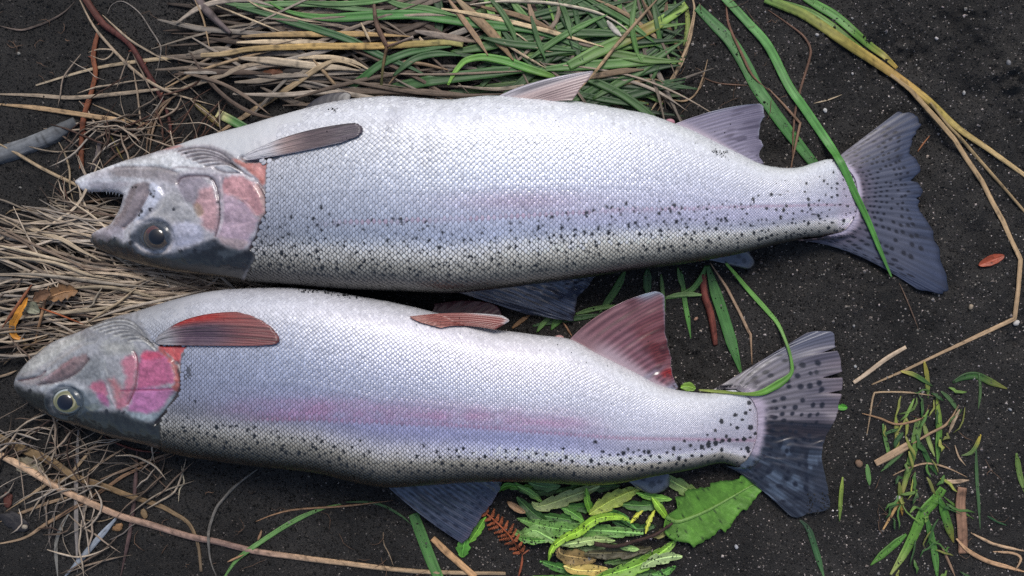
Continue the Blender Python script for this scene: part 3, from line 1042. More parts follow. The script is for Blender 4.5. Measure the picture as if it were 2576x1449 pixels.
HEAD1 = [
    # (kind, pts, colour, alpha, soft/width)
    ('p', [(188,458),(230,430),(300,408),(400,386),(480,372),(560,372),(600,400),(586,430),(530,418),(440,432),(380,424),(286,421),(230,440),(205,466)], (208,210,212), 0.9, 8),
    ('p', [(286,424),(398,424),(443,436),(460,452),(440,462),(400,452),(330,448),(288,440)], (138,130,132), 0.75, 8),
    ('p', [(205,455),(300,446),(380,452),(341,462),(318,492),(290,484),(213,482)], (206,206,212), 0.85, 5),
    ('p', [(225,464),(280,458),(330,462),(320,470),(270,476),(230,472)], (150,142,150), 0.5, 5),
    ('p', [(440,376),(500,366),(560,372),(590,396),(600,418),(560,412),(520,412),(480,398)], (124,116,120), 0.75, 9),
    ('p', [(450,442),(500,438),(545,438),(575,445),(555,500),(545,470),(520,450),(470,456)], (142,134,142), 0.8, 8),
    ('p', [(378,460),(341,462),(321,492),(311,525),(296,547),(283,565),(262,578),(268,592),(311,580),(336,547),(358,512),(373,482)], (136,124,126), 0.9, 4),
    ('p', [(380,460),(402,472),(406,500),(380,524),(350,552),(320,572),(334,552),(360,515),(374,484)], (188,192,206), 0.9, 4),
    ('p', [(262,578),(285,566),(300,572),(320,590),(300,600),(262,596),(240,590)], (182,176,186), 0.7, 6),
    ('p', [(405,500),(440,480),(480,490),(500,530),(485,560),(440,560),(400,550),(380,540)], (160,160,160), 0.7, 10),
    ('p', [(503,472),(533,469),(546,512),(548,570),(532,582),(512,570),(503,540),(488,515),(498,492)], (190,142,144), 0.75, 8),
    ('p', [(488,515),(505,512),(512,540),(500,545)], (150,128,104), 0.7, 6),
    ('p', [(450,445),(485,440),(510,448),(525,470),(498,478),(490,510),(462,500),(448,470)], (148,138,148), 0.8, 7),
    ('p', [(437,567),(473,558),(509,574),(509,600),(475,618),(436,620),(432,590)], (182,183,199), 0.85, 7),
    ('p', [(566,447),(611,444),(643,469),(660,500),(663,535),(640,540),(610,508),(560,486),(558,470)], (194,138,140), 0.82, 6),
    ('p', [(560,486),(610,508),(640,540),(648,557),(636,588),(624,612),(598,627),(544,596),(556,560),(558,520)], (184,158,172), 0.85, 6),
    ('p', [(548,596),(590,602),(622,610),(600,630),(566,616)], (176,160,156), 0.7, 6),
    ('p', [(644,460),(668,495),(668,535),(655,560),(648,556),(660,530),(654,500),(640,474)], (206,168,160), 0.7, 3),
    ('p', [(583,398),(623,409),(678,412),(672,440),(662,465),(640,440),(606,416)], (186,112,100), 0.85, 5),
    ('p', [(630,412),(664,414),(664,444),(646,438)], (206,150,146), 0.6, 6),
    ('p', [(224,596),(250,588),(290,600),(311,612),(330,610),(360,634),(423,640),(473,626),(511,612),(541,602),(556,614),(600,632),(628,622),(640,600),(655,612),(640,650),(616,690),(580,714),(430,700),(310,665),(240,630)], (31,32,35), 0.97, 9),
    ('p', [(330,606),(360,636),(423,640),(473,628),(511,612),(530,606),(545,618),(480,640),(423,648),(360,644),(320,620)], (78,84,94), 0.6, 4),
    ('p', [(548,634),(590,626),(610,634),(580,648),(552,650)], (74,82,88), 0.7, 5),
    ('p', [(380,663),(470,668),(560,660),(600,650),(600,700),(480,705)], (26,26,27), 0.8, 10),
    ('p', [(232,590),(262,580),(282,592),(276,604),(244,606)], (152,144,152), 0.6, 6),
    ('p', [(326,590),(346,570),(374,558),(400,558),(424,566),(429,590),(424,614),(400,627),(362,623),(334,610)], (56,62,70), 0.9, 5),
    ('p', [(328,562),(360,556),(350,572),(330,592),(314,596),(312,580)], (190,188,190), 0.7, 6),
    ('l', [(286,421),(340,419),(398,421),(443,434)], (120,112,116), 0.7, 4),
    ('l', [(446,462),(452,450),(470,443),(523,444),(543,469),(551,512),(551,549),(541,594)], (86,70,78), 0.85, 4),
    ('l', [(536,419),(560,432),(611,436),(630,445)], (100,92,98), 0.7, 3.5),
    ('l', [(553,447),(560,500),(560,550),(548,590)], (196,186,190), 0.7, 6),
    ('l', [(648,462),(668,497),(670,534),(653,562),(645,594),(628,622)], (92,76,82), 0.9, 5),
    ('l', [(575,486),(610,502),(630,520),(645,542)], (222,190,192), 0.6, 3),
    ('l', [(560,535),(600,520),(625,500)], (160,130,150), 0.35, 3),
    ('l', [(580,570),(620,562),(645,556)], (214,186,196), 0.5, 4),
    ('l', [(440,486),(458,492),(466,510),(478,525)], (196,192,196), 0.6, 4),
    ('l', [(311,570),(336,548),(358,513),(372,484)], (92,80,84), 0.6, 3),
    ('l', [(608,397),(640,402),(676,392)], (104,58,54), 0.9, 8),
    ('l', [(418,434),(450,420),(500,424),(530,422)], (150,142,146), 0.6, 6),
    ('l', [(400,374),(430,372),(462,364)], (196,140,132), 0.7, 6),
]
H1_SP = [(330,611,6),(288,602,5),(256,611,6),(249,606,4),(455,632,6),(490,631,6),(554,648,7),(598,644,5),(618,637,4),(437,526,3.5),(379,488,5),(386,494,3.5),
         (391,480,3),(378,526,4.5),(356,532,5),(350,541,4),(379,530,3),(530,449,3.5),(548,508,3),(552,527,3),(551,540,2.5),(466,386,4),(334,472,3),(343,471,2.5),
         (270,650,4),(470,655,4),(520,640,4),(590,660,6),(617,410,2.5)]
BR1 = [[(448,380),(500,371),(552,383),(580,404)], [(456,388),(505,379),(550,390),(585,412)], [(470,396),(515,388),(552,397),(590,418)],
       [(486,403),(525,396),(560,404),(596,424)], [(500,410),(540,404),(570,410),(604,428)], [(516,418),(555,412),(585,417),(610,432)]]
def head_paint(c, x, y, H_, SP, BR, brc=(92, 84, 88), brl=(206, 202, 204)):
    for i, (k, pts, col, a, s) in enumerate(H_):
        if k == 'p': m = poly_mask(x, y, pts, s * 1.0, 3.0 if a > 0.96 else 5.0, i)
        else: m = line_mask(x, y, pts, s)
        c = mix(c, col, m * a)
    for B in BR:
        c = mix(c, brc, line_mask(x, y, B, 4.0) * 0.75)
        c = mix(c, brl, line_mask(x, y, np.array(B) + (0, 4.5), 3.4) * 0.7)
    c = c * (0.80 + 0.40 * fbm(x / 5, y / 5, 44, 3))[..., None] * (0.86 + 0.28 * fbm(x / 26, y / 26, 45, 2))[..., None]
    c = mix(c, (34, 34, 38), spots_mask(x, y, SP) * 0.85)
    return c
GILL1 = [(560,372),(600,392),(640,402),(672,412),(668,440),(668,497),(670,534),(653,562),(645,594),(632,622),(640,650),(616,700),(616,760)]
def gill_x(G_, y):
    P = np.array(G_, float)
    P = P[np.argsort(P[:, 1])]
    return np.interp(y, P[:, 1], P[:, 0])
def paint1(x, y):
    c = f1_flank(x, y)
    c = mix(c, (205, 207, 210), (1 - sst(0.06, 0.14, f1_v(x, y))) * sst(560, 640, x) * 0.7)
    hb = np.zeros(x.shape + (3,)) + np.array((184, 181, 186.0))
    hb = head_paint(hb, x, y, HEAD1, H1_SP, BR1)
    k = sst(-4, 4, gill_x(GILL1, y) - x)
    belly = (x > 470) & (y < 395 - 0 * x)
    kb = poly_mask(x, y, [(440,350),(463,366),(520,362),(575,380),(610,398),(680,400),(760,360),(760,240),(560,300)], 6, 3, 3)
    k = k * (1 - kb)
    c = c * (1 - k)[..., None] + hb * k[..., None]
    c = mix(c, (198, 200, 203), kb * (1 - sst(600, 700, x)))
    flank_dark = sst(0, 1, 1 - k) * 0.0
    under = (1 - k) * sst(0.16, 0.3, f1_v(x, y)) * (1 - sst(2090, 2150, x))
    c = c * (1 - 0.45 * under)[..., None]       # skin between the scales is darker than the scales
    wet = 0.2 + 0.45 * k
    return np.concatenate([lin(c), wet[..., None]], -1)
def relief1(x, y):
    z = np.zeros(x.shape)
    G = lambda P, w: np.exp(-(seg_dist(x, y, cr(P, 8))[0] / w) ** 2)
    s = (x < 720)
    xs_, ys_ = x[s], y[s]
    def G(P, w): return np.exp(-(seg_dist(xs_, ys_, cr(P, 8))[0] / w) ** 2)
    r = np.zeros(xs_.shape)
    r -= 5 * G([(446,462),(452,450),(470,443),(523,444),(543,469),(551,512),(551,549),(541,594)], 3.5)
    r -= 9 * G([(644,456),(662,480),(672,510),(672,536),(657,565),(648,596),(632,624)], 5)
    r += 5 * G([(632,462),(652,497),(654,534),(640,562),(630,594)], 10)
    r -= 4 * G([(536,419),(560,432),(611,436),(640,450)], 3.5)
    r -= 5 * G([(286,421),(340,419),(398,421),(443,434)], 4)
    r -= 7 * G([(311,572),(336,549),(358,513),(374,482)], 3.5)
    r += 5 * G([(350,470),(335,500),(318,535),(295,562)], 11)
    r += 4 * G([(392,478),(392,500),(360,540)], 7)
    r -= 4 * G([(405,470),(412,500),(392,528),(350,556)], 5)
    r -= 12 * G([(608,398),(640,404),(676,394)], 6)
    for B in BR1:
        r -= 3.6 * G(B, 2.4); r += 2.0 * G(np.array(B) + (0, 4.5), 2.4)
    d = np.hypot((xs_ - 388) / 1.12, ys_ - 596)
    r -= 7 * np.exp(-((d - 39) / 6) ** 2); r += 2.5 * np.exp(-((d - 52) / 8) ** 2)
    r += 4 * np.exp(-((xs_ - 475) / 40) ** 2 - ((ys_ - 590) / 22) ** 2)
    r += 1.2 * (fbm(xs_ / 9, ys_ / 9, 50) - 0.5) * 2
    r += 2.2 * (fbm(xs_ / 28, ys_ / 28, 51) - 0.5) * 2
    z[s] = r * sst(700, 660, xs_) if False else r
    z += np.where(x > 640, -7 * np.exp(-(((x - 985) * 0.8 + (y - 300) * 0.6) / 16) ** 2 - ((-(x - 985) * 0.6 + (y - 300) * 0.8) / 50) ** 2), 0)
    z -= 8 * np.exp(-((x - 1095) / 70) ** 2 - ((y - 262) / 30) ** 2)
    return z

OUT1 = [(188,458),(198,448),(211,441),(240,431),(261,424),(311,406),(361,393),(395,383),(430,372),(461,362),(500,349),(545,337),(623,317),(683,299),(763,277),(833,260),(908,249),(983,245),(1058,249),(1127,254),(1190,247),(1240,243),(1340,250),(1437,256),(1477,262),(1552,275),(1627,289),(1692,312),(1740,330),(1780,350),(1850,384),(1900,409),(1932,419),(1982,424),(2017,420),(2044,411),(2087,401),(2122,412),(2158,428),(2176,455),(2182,490),(2180,530),(2172,562),(2150,584),(2110,594),(2082,594),(2000,604),(1932,618),(1860,637),(1788,651),(1700,665),(1608,676),(1520,690),(1438,702),(1350,713),(1288,721),(1220,729),(1150,735),(1094,735),(1000,731),(850,725),(744,716),(686,712),(626,707),(573,699),(498,691),(436,683),(373,670),(311,652),(266,634),(233,615),(226,597),(236,585),(256,574),(281,564),(296,545),(308,524),(315,505),(318,495),(312,491),(296,486),(273,483),(240,483),(213,482),(198,470)]
fish1 = empty('trout', (1250, 500, 0), 'larger silver trout with gaping mouth, pale red gill cover and fully spotted blue-grey tail', 'fish', 'two dead trout lying on the sand')
F1 = build_fish(OUT1, 3.0, 0.50, 4.0, relief1, paint1, lambda x: 1 - 0.62 * sst(1980, 2185, x))
child('body', F1.mesh, M['skin'], fish1)

def keep1(x, y):
    k = (x > gill_x(GILL1, y) + 3) & (y > 60)
    v = f1_v(x, y)
    k &= ~((x < 760) & (v < 0.06))
    k &= ~((x < 700) & (y < 402))
    end = np.interp(y, [390,416,431,456,490,530,560,600], [2105,2122,2155,2172,2176,2174,2165,2110])
    return k & (x < end - 14 + 20 * vnoise(y / 9, y * 0, 61))
def bead(inner_c, ax, ay, v, spots, S_, vd, dorsal_rim=0.15):
    """scale colours: centre, rim"""
    n = len(ax)
    d = sst(vd - 0.09, vd + 0.06, v)
    belly = 1 - sst(0.08, 0.22, v)
    rk = 0.45 * (1 - d) + dorsal_rim * d
    rk = rk * (1 - belly) + 0.88 * belly
    front = np.exp(-((ax - S_) / 260) ** 2) * 0.12 * (1 - belly)
    rk = rk - front
    ci = inner_c * (1 + rng.normal(0, 0.035, (n, 1))) * (1.03 + 0.10 * d)[:, None]
    cr_ = inner_c * rk[:, None]
    cr_[:, 2] *= 1.05
    ci = ci * (1 + 0.42 * d * (1 - sst(0.93, 1.0, v)))[:, None]
    cr_ = cr_ * (1 - 0.45 * sst(0.86, 1.0, v))[:, None]; ci = ci * (1 - 0.30 * sst(0.90, 1.0, v))[:, None]
    lf = (1 - 0.85 * belly)
    return lin(np.clip(ci, 0, 255)), lin(np.clip(cr_, 0, 255)), lf, 0.77 - 0.19 * d, spots
def col1(ax, ay, v):
    c = f1_flank(ax, ay)
    return bead(c, ax, ay, f1_v(ax, ay), F1_SPOTS, 640, 0.775)
scales(F1, fish1, 560, 2176, 44, keep1, col1, lift=1.5, label='overlapping round silver scales, olive with dark spots along the back')

def zc_at(F, x): return float(np.interp(x, F.X[0], F.zc))

# ---- fins of fish 1
def streaks(u, v, n, seed, amt=0.25):
    return 1 - amt * sst(0.45, 0.85, vnoise(u * n, v * 2.2, seed))
def rays(u, v, n, a=0.22, s=0):
    f = np.abs(((u * n + 0.25 * vnoise(u * 7, v * 3, 40 + s)) % 1.0) - 0.5) * 2
    f2 = np.abs(((u * n * 2 + 0.25 * vnoise(u * 7, v * 3, 41 + s)) % 1.0) - 0.5) * 2
    k = sst(0.45, 0.65, v)
    return (1 + a * (2 * (f * (1 - k) + f2 * k) - 1) * sst(0.02, 0.2, v))[..., None]
def p_pect1(u, v, x, y):
    c = np.zeros(u.shape + (3,)) + np.array((204, 202, 206.0))
    c = mix(c, (158, 136, 132), sst(0.25, 0.48, v))
    c = mix(c, (86, 72, 76), sst(0.42, 0.68, v) * (0.6 + 0.4 * np.sin(np.clip(u, 0, 1) * 3.14)))
    c = mix(c, (84, 76, 88), sst(0.7, 0.95, v) * 0.7)
    c = mix(c, (150, 146, 160), sst(0.80, 1.0, u) * 0.7)
    c = mix(c, (58, 50, 56), (1 - sst(0.0, 0.3, u)) * sst(0.45, 0.7, v) * 0.8)
    return lin(c * streaks(u, v, 60, 3, 0.35)[..., None])
fin('pectoral_fin', fish1, [((618,388),(738,338),(884,309)), ((614,391),(735,345),(900,310)), ((612,395),(735,356),(912,318)), ((612,398),(735,368),(914,326)), ((616,401),(738,379),(900,342)), ((622,403),(728,386),(865,357))],
    'drape' if False else 0, 0, p_pect1, nrays=13, A=HF.copy(), zoff=7, amp=0.4, bow=6, jag=11, thick=2.2)
def p_pelv1(u, v, x, y):
    c = np.zeros(u.shape + (3,)) + np.array((196, 176, 172.0))
    c = mix(c, (186, 148, 138), np.exp(-((v - 0.12) / 0.12) ** 2) * sst(0.3, 0.7, u))
    c = mix(c, (168, 146, 144), sst(0.3, 0.6, u) * sst(0.25, 0.5, v))
    c = mix(c, (196, 194, 202), (1 - sst(0.12, 0.4, u)) * 0.8)
    c = mix(c, (120, 114, 124), np.exp(-((u - 0.17) / 0.04) ** 2) * sst(0.1, 0.4, v) * 0.8)
    return lin(c * streaks(u, v, 46, 8, 0.22)[..., None])
z1250 = zc_at(F1, 1300)
fin('pelvic_fin', fish1, [((1246,246),(1350,205),(1490,178)), ((1262,255),(1362,218),(1492,182)), ((1290,262),(1375,232),(1480,200)), ((1320,262),(1390,243),(1462,222)), ((1350,262),(1398,254),(1440,252))],
    z1250 + 26, z1250 + 42, p_pelv1, nrays=10, amp=0.4, bow=4, thick=3)
fin('pelvic_fin', fish1, [((1140,730),(1180,745),(1200,752)), ((1150,728),(1190,746),(1240,762))], 30, 25, p_pelv1, nrays=3, stampit=False) if False else None
def p_anal1(u, v, x, y):
    c = np.zeros(u.shape + (3,)) + np.array((132, 126, 144.0))
    c = mix(c, (176, 164, 176), (1 - sst(0.0, 0.16, v)))
    c = mix(c, (112, 106, 124), sst(0.4, 0.9, v) * 0.75)
    c = mix(c, (176, 182, 194), (1 - sst(0.0, 0.10, u)) * sst(0.2, 0.5, v) * 0.8)
    c = mix(c, (184, 190, 200), sst(0.96, 1.0, v) * 0.6)
    c = c * rays(u, v, 18, 0.14, 5)
    dk = sst(0.66, 0.8, vnoise(u * 26, v * 3.5 + u * 4, 9)) * sst(0.15, 0.35, v)
    c = mix(c, (70, 64, 80), dk * 0.55)
    c = mix(c, (60, 60, 66), spots_mask(x, y, [(1802,381,4),(1812,385,5),(1822,390,4),(1834,388,4),(1842,392,3),(1828,382,3)]) * 0.9)
    return lin(c)
za = zc_at(F1, 1800)
fin('anal_fin', fish1, [((1694,313),(1800,278),(1900,261)), ((1722,322),(1820,290),(1920,264)), ((1750,334),(1836,308),(1921,290)), ((1784,351),(1852,330),(1914,318)), ((1818,368),(1866,352),(1911,342)), ((1850,384),(1880,374),(1918,366)), ((1880,400),(1898,396),(1908,388)), ((1902,411),(1912,412),(1922,411))],
    [za + 18, za + 10, za - 8], [za + 5, za - 10, za - 20], p_anal1, nrays=13, jag=7, amp=0.4, seed=4, thick=2.6)
T1_SP = []
_g = np.random.default_rng(3)
for k in range(26):
    uu = (k + 0.5) / 26
    off = _g.uniform(0, 0.05)
    for q in range(9):
        if _g.random() < 0.84:
            T1_SP.append((uu + _g.normal(0, 0.005), 0.05 + off + q * 0.085 + _g.normal(0, 0.012)))
def p_tail1(u, v, x, y):
    c = np.zeros(u.shape + (3,)) + np.array((104, 106, 120.0))
    c = mix(c, (122, 114, 126), (1 - sst(0.12, 0.35, v)) + 0.7 * (1 - sst(0.05, 0.22, u)) * (1 - sst(0.7, 1, v)))
    c = mix(c, (100, 76, 78), np.exp(-((v - 0.03) / 0.07) ** 2) * sst(0.15, 0.3, u) * 0.75)
    c = mix(c, (70, 80, 104), sst(0.55, 0.95, v) * 0.8)
    c = mix(c, (36, 44, 66), sst(0.93, 1.0, v) * 0.7)
    st = sst(0.60, 0.8, vnoise(u * 52, v * 1.6, 19)) * sst(0.45, 0.8, v)
    c = mix(c, (34, 38, 54), st * 0.55)
    c = mix(c, (150, 152, 166), sst(0.86, 0.95, vnoise(u * 40 + 5, v * 3, 29)) * sst(0.2, 0.4, v) * (1 - sst(0.8, 0.95, v)) * 0.6)
    m = np.zeros(u.shape)
    for (su, sv) in T1_SP:
        if sv > 0.86: continue
        m = np.maximum(m, 1 - sst(0.55, 1.05, np.hypot((u - su) / 0.0105, (v - sv) / (0.026 + 0.012 * sv))))
    c = mix(c, (30, 31, 42), m * 0.85)
    e = (1 - sst(0.02, 0.09 + 0.05 * vnoise(u * 60, v * 0, 5), v)) * sst(0.06, 0.16, u) * (1 - sst(0.84, 0.94, u))
    c = c * np.array((0.75, 0.77, 0.81)) * rays(u, v, 26, 0.10, 3)
    c = mix(c, (190, 180, 198), e)
    return lin(c)
zt = zc_at(F1, 2130)
fin('tail_fin', fish1, [((2098,402),(2172,346),(2258,281)), ((2096,404),(2190,350),(2300,288)), ((2110,410),(2206,362),(2316,316)), ((2124,418),(2218,380),(2298,346)), ((2134,426),(2222,398),(2290,372)), ((2144,438),(2230,420),(2300,395)), ((2152,452),(2238,440),(2316,424)),
    ((2156,468),(2240,460),(2304,448)), ((2158,484),(2242,478),(2317,472)), ((2158,500),(2244,498),(2320,498)), ((2157,516),(2244,520),(2318,526)), ((2154,534),(2244,546),(2340,560)), ((2147,552),(2250,578),(2352,596)), ((2136,568),(2250,612),(2368,646)), ((2120,582),(2236,640),(2388,724)), ((2084,592),(2200,650),(2372,738)), ((2040,600),(2150,640),(2330,733)), ((1990,604),(2120,622),(2290,718))][:16] + [((2060,598),(2180,650),(2345,736)), ((2005,604),(2150,640),(2310,729))],
    [zt + 6, zt + 16, zt + 14, zt + 8, zt - 4], [8, 14, 9, 10, 8], p_tail1, nrays=26, n=260, m=70, jag=14, amp=0.35, bow=-2, A=HF.copy(), zoff=2.4, seed=9, notch=[(0.135, 0.02, 10), (0.42, 0.02, 9), (0.53, 0.012, 10), (0.27, 0.02, 6)], thick=3)
def p_dors1(u, v, x, y):
    c = np.zeros(u.shape + (3,)) + np.array((76, 82, 96.0))
    c = mix(c, (56, 64, 84), sst(0.3, 0.9, v) * 0.8)
    rid = sst(0.5, 0.8, vnoise(u * 20, v * 4, 33))
    c = mix(c, (118, 124, 138), rid * 0.35)
    c = mix(c, (34, 36, 48), sst(0.62, 0.8, vnoise(u * 16 + 9, v * 9, 35)) * 0.6)
    c = mix(c, (70, 60, 70), sst(0.95, 1, v) * 0.6)
    c = c * rays(u, v, 18, 0.32)
    return np.concatenate([lin(c), np.full(u.shape + (1,), 0.55)], -1)
rip = lambda a, k1, k2, s: (lambda u, v, x, y: a * (fbm(u * k1 + s, v * k2, 60 + s, 2) - 0.5) * 2 * sst(0, 0.3, v))
fin('dorsal_fin', fish1, [((1500,684),(1500,694),(1496,696)), ((1440,692),(1470,704),(1486,712)), ((1390,702),(1432,724),(1462,738)), ((1330,712),(1390,740),(1450,766)), ((1260,722),(1345,758),(1444,802)), ((1200,730),(1300,766),(1430,807)), ((1150,735),(1230,760),(1330,792))],
    [60, 62, 66, 68], [34, 24, 16, 18], p_dors1, nrays=12, jag=8, amp=2.2, ripple=rip(5, 10, 4, 2), seed=3)
def p_adip(u, v, x, y):
    c = np.zeros(u.shape + (3,)) + np.array((78, 84, 98.0))
    c = mix(c, (104, 108, 122), 1 - sst(0, 0.35, v))
    c = mix(c, (36, 38, 48), spots_mask(x, y, [(1858,644,6),(1872,656,7),(1850,662,4),(1640,1218,9),(1660,1212,7),(1618,1205,6),(1672,1226,6)]) * 0.8)
    c = mix(c, (54, 50, 48), sst(0.8, 1, v) * 0.5)
    return np.concatenate([lin(c), np.full(u.shape + (1,), 0.7)], -1)
fin('adipose_fin', fish1, [((1852,634),(1880,630),(1884,634)), ((1830,642),(1862,640),(1896,650)), ((1812,647),(1850,652),(1898,664)), ((1796,650),(1836,660),(1884,676)), ((1784,654),(1820,662),(1856,672))], 48, 22, p_adip, nrays=3, n=24, m=20, amp=0.3, thick=5, bow=6)
def p_farpec(u, v, x, y):
    c = np.zeros(u.shape + (3,)) + np.array((38, 36, 44.0))
    return lin(c * streaks(u, v, 40, 8, 0.2)[..., None])
fin('pectoral_fin', fish1, [((775,300),(764,280),(762,277)), ((800,300),(786,268),(792,250)), ((830,290),(818,256),(830,235)), ((860,285),(850,250),(872,232)), ((890,280),(882,254),(884,240))], 40, 30, p_farpec, nrays=8, amp=0.2, n=40, m=20, label='far pectoral fin showing dark behind the belly')

def eye(F, root, x, y, rx, ry, iris, pupil_r, pc, ring, hgt=13, px=0, py=0, tiltrow=0):
    z0 = float(seen_z(HF, np.array([x]), np.array([y]))[0]) - 4
    n, m = 20, 48
    rr = np.linspace(0, 1, n)[:, None]; th = np.linspace(0, 2 * np.pi, m, endpoint=False)[None]
    X0, Y0 = place(x, y, z0 + hgt)
    f = 1 - (z0 + hgt) / H
    X = X0 + rx * f * rr * np.cos(th); Y = Y0 + ry * f * rr * np.sin(th)
    Z = z0 + hgt * np.sqrt(np.maximum(1 - (rr * 0.93) ** 2, 0)) + 0 * th
    c = iris(rr + 0 * th, th + 0 * rr)
    V = np.stack([X, Y, Z], -1).reshape(-1, 3)
    I = np.arange(n * m).reshape(n, m)
    Q = np.stack([I[:-1], I[1:], np.roll(I, -1, 1)[1:], np.roll(I, -1, 1)[:-1]], -1).reshape(-1, 4)
    e = child('eye', mesh_np('eye', Wd(V), Q, None, lin(c).reshape(-1, 3)), M['eye'], root)
    rr = np.linspace(0, 1, 10)[:, None]
    pr = pupil_r * f
    X = X0 + px + pr * rr * np.cos(th); Y = Y0 + py + pr * 0.96 * rr * np.sin(th)
    Z = z0 + hgt * 1.0 + 1.2 + 1.6 * np.sqrt(np.maximum(1 - rr ** 2, 0)) - 1.8 * rr ** 2 + 0 * th
    I = np.arange(10 * m).reshape(10, m)
    Q = np.stack([I[:-1], I[1:], np.roll(I, -1, 1)[1:], np.roll(I, -1, 1)[:-1]], -1).reshape(-1, 4)
    cc = np.zeros(X.shape + (3,)) + lin(pc)
    child('pupil', mesh_np('pupil', Wd(np.stack([X, Y, Z], -1).reshape(-1, 3)), Q, None, cc.reshape(-1, 3)), M['eye'], e)
def iris1(r, t):
    c = np.zeros(r.shape + (3,)) + np.array((62, 52, 42.0))
    c = mix(c, (92, 80, 62), sst(0.35, 0.9, fbm(t * 3, r * 6, 8)) * 0.9)
    c = mix(c, (84, 40, 38), (sst(0.55, 0.9, np.cos(t + 1.9)) * sst(0.5, 0.65, r)) * 0.8)
    c = mix(c, (104, 92, 86), np.exp(-((r - 0.93) / 0.03) ** 2) * 0.7)
    c = mix(c, (40, 42, 48), sst(0.95, 1.0, r))
    c = mix(c, (34, 30, 30), 1 - sst(0.3, 0.55, r))
    return c
eye(F1, fish1, 390, 596, 33, 31, iris1, 20, (9, 10, 15), None, px=3, py=-1)
# ================= the lower, smaller fish
F2_X = [400, 520, 700, 1000, 1300, 1600, 1880]
F2_T = [
 [(146,147,151),(166,168,173),(160,164,176),(144,150,167),(138,144,162),(134,138,154),(128,129,138),(110,109,106),(82,80,74),(54,52,49),(34,33,32)],
 [(174,175,180),(189,190,196),(176,181,195),(154,161,181),(146,153,175),(142,147,168),(136,138,154),(120,119,116),(92,89,82),(62,60,55),(36,35,34)],
 [(190,191,196),(198,199,206),(182,187,203),(158,167,190),(150,158,183),(146,150,178),(144,145,174),(124,122,118),(100,97,89),(68,65,59),(38,37,35)],
 [(193,194,197),(212,210,217),(198,201,217),(172,178,200),(162,168,192),(160,161,190),(158,160,192),(142,140,142),(112,108,98),(74,70,63),(40,39,36)],
 [(206,205,205),(222,218,223),(214,213,224),(194,198,214),(182,186,205),(176,176,202),(166,169,202),(154,156,180),(128,123,110),(82,78,70),(44,42,40)],
 [(208,209,210),(222,223,227),(217,219,229),(208,210,225),(200,201,217),(191,190,210),(180,179,200),(168,168,184),(134,127,112),(88,84,75),(46,45,42)],
 [(196,198,200),(203,205,211),(197,199,209),(190,191,203),(183,181,195),(175,172,187),(164,162,175),(152,151,160),(120,117,112),(92,90,86),(58,57,55)]]
V2_ST = [0, .12, .25, .4, .53, .64, .70, .83, .88, .95, 1.0]
F2_TOP = np.array([(350,781),(425,757),(500,738),(562,729),(644,725),(719,724),(819,731),(894,744),(994,762),(1094,786),(1180,812),(1244,829),(1288,834),(1363,844),(1433,853),(1500,888),(1560,918),(1600,938),(1650,965),(1700,980),(1750,987),(1793,989),(1853,975),(1930,965)], float)
F2_BOT = np.array([(350,1112),(425,1134),(475,1145),(560,1158),(644,1169),(794,1185),(869,1203),(944,1219),(1000,1222),(1074,1217),(1180,1210),(1264,1207),(1400,1212),(1488,1217),(1568,1210),(1638,1196),(1738,1178),(1813,1162),(1863,1176),(1930,1185)], float)
def f2_v(x, y):
    t, b = np.interp(x, *F2_TOP.T), np.interp(x, *F2_BOT.T)
    return (y - t) / (b - t)
def f2_spot(g):
    x = g.uniform(400, 1920)
    t, b = np.interp(x, *F2_TOP.T), np.interp(x, *F2_BOT.T)
    lim = np.interp(x, [400, 900, 1500, 1700, 1850, 1930], [0.76, 0.82, 0.76, 0.66, 0.38, 0.15])
    v = 1 - abs(g.normal(0, 0.13)) - 0.02
    if x > 1650 and g.random() < 0.35: v = g.uniform(lim, 0.98)
    if v < lim: return None
    return x, t + v * (b - t)
F2_SPOTS = scat(300, f2_spot, 15, 2.6, 5.2, 14) + [(1497,1112,6),(1416,1128,5),(1516,1136,5),(1568,1140,6),(1632,1137,5),(1885,1013,6),(1876,1039,5),(1850,1044,6),(1815,1060,6),(1855,1076,6),(1888,1075,7),(1915,1069,5),(1915,1098,6),(1872,1105,6),(1855,1106,5),(1818,1108,6),(1835,1107,6),(1880,1128,7),(1895,1138,6),(1800,1115,7),(1782,1120,6),(1765,1125,6),(1736,1120,4),(905,1107,4),(1066,1122,4),(708,1131,5),(786,1123,5),(640,1075,4),(460,1075,5),(490,1010,4),(470,1050,3)]
def f2_flank(x, y):
    v = f2_v(x, y) + 0.03 * (fbm(x / 40, y / 25, 2) - 0.5)
    c = grid_colour(F2_X, F2_T, V2_ST, x, v)
    c = gain(c, v, 0.2)
    cy = np.interp(x, [420, 520, 800, 1150, 1400, 1560, 1900], [1040, 1036, 1036, 1052, 1072, 1084, 1090])
    up = np.where(y < cy, 34, 15)
    k = np.exp(-((y - cy) / up) ** 2) * sst(470, 760, x) * (1 - sst(1380, 1580, x)) * (0.04 + 0.72 * fbm(x / 50, y / 18, 71))
    c = mix(c, (180, 118, 156), k)
    k = np.exp(-((y - cy - 18) / 4) ** 2) * sst(560, 700, x) * 0.35
    c = mix(c, (160, 90, 116), k)
    k = np.exp(-((y - cy - 36) / 24) ** 2) * sst(700, 1000, x) * (1 - sst(1400, 1600, x)) * 0.30
    c = mix(c, (150, 152, 204), k * 0.7)
    k = sst(0, 40, x - np.interp(y, [960, 1000, 1100, 1200], [1865, 1868, 1872, 1860])) * sst(0.05, 0.15, v)
    c = mix(c, (172, 158, 172), k * 0.6)
    return c
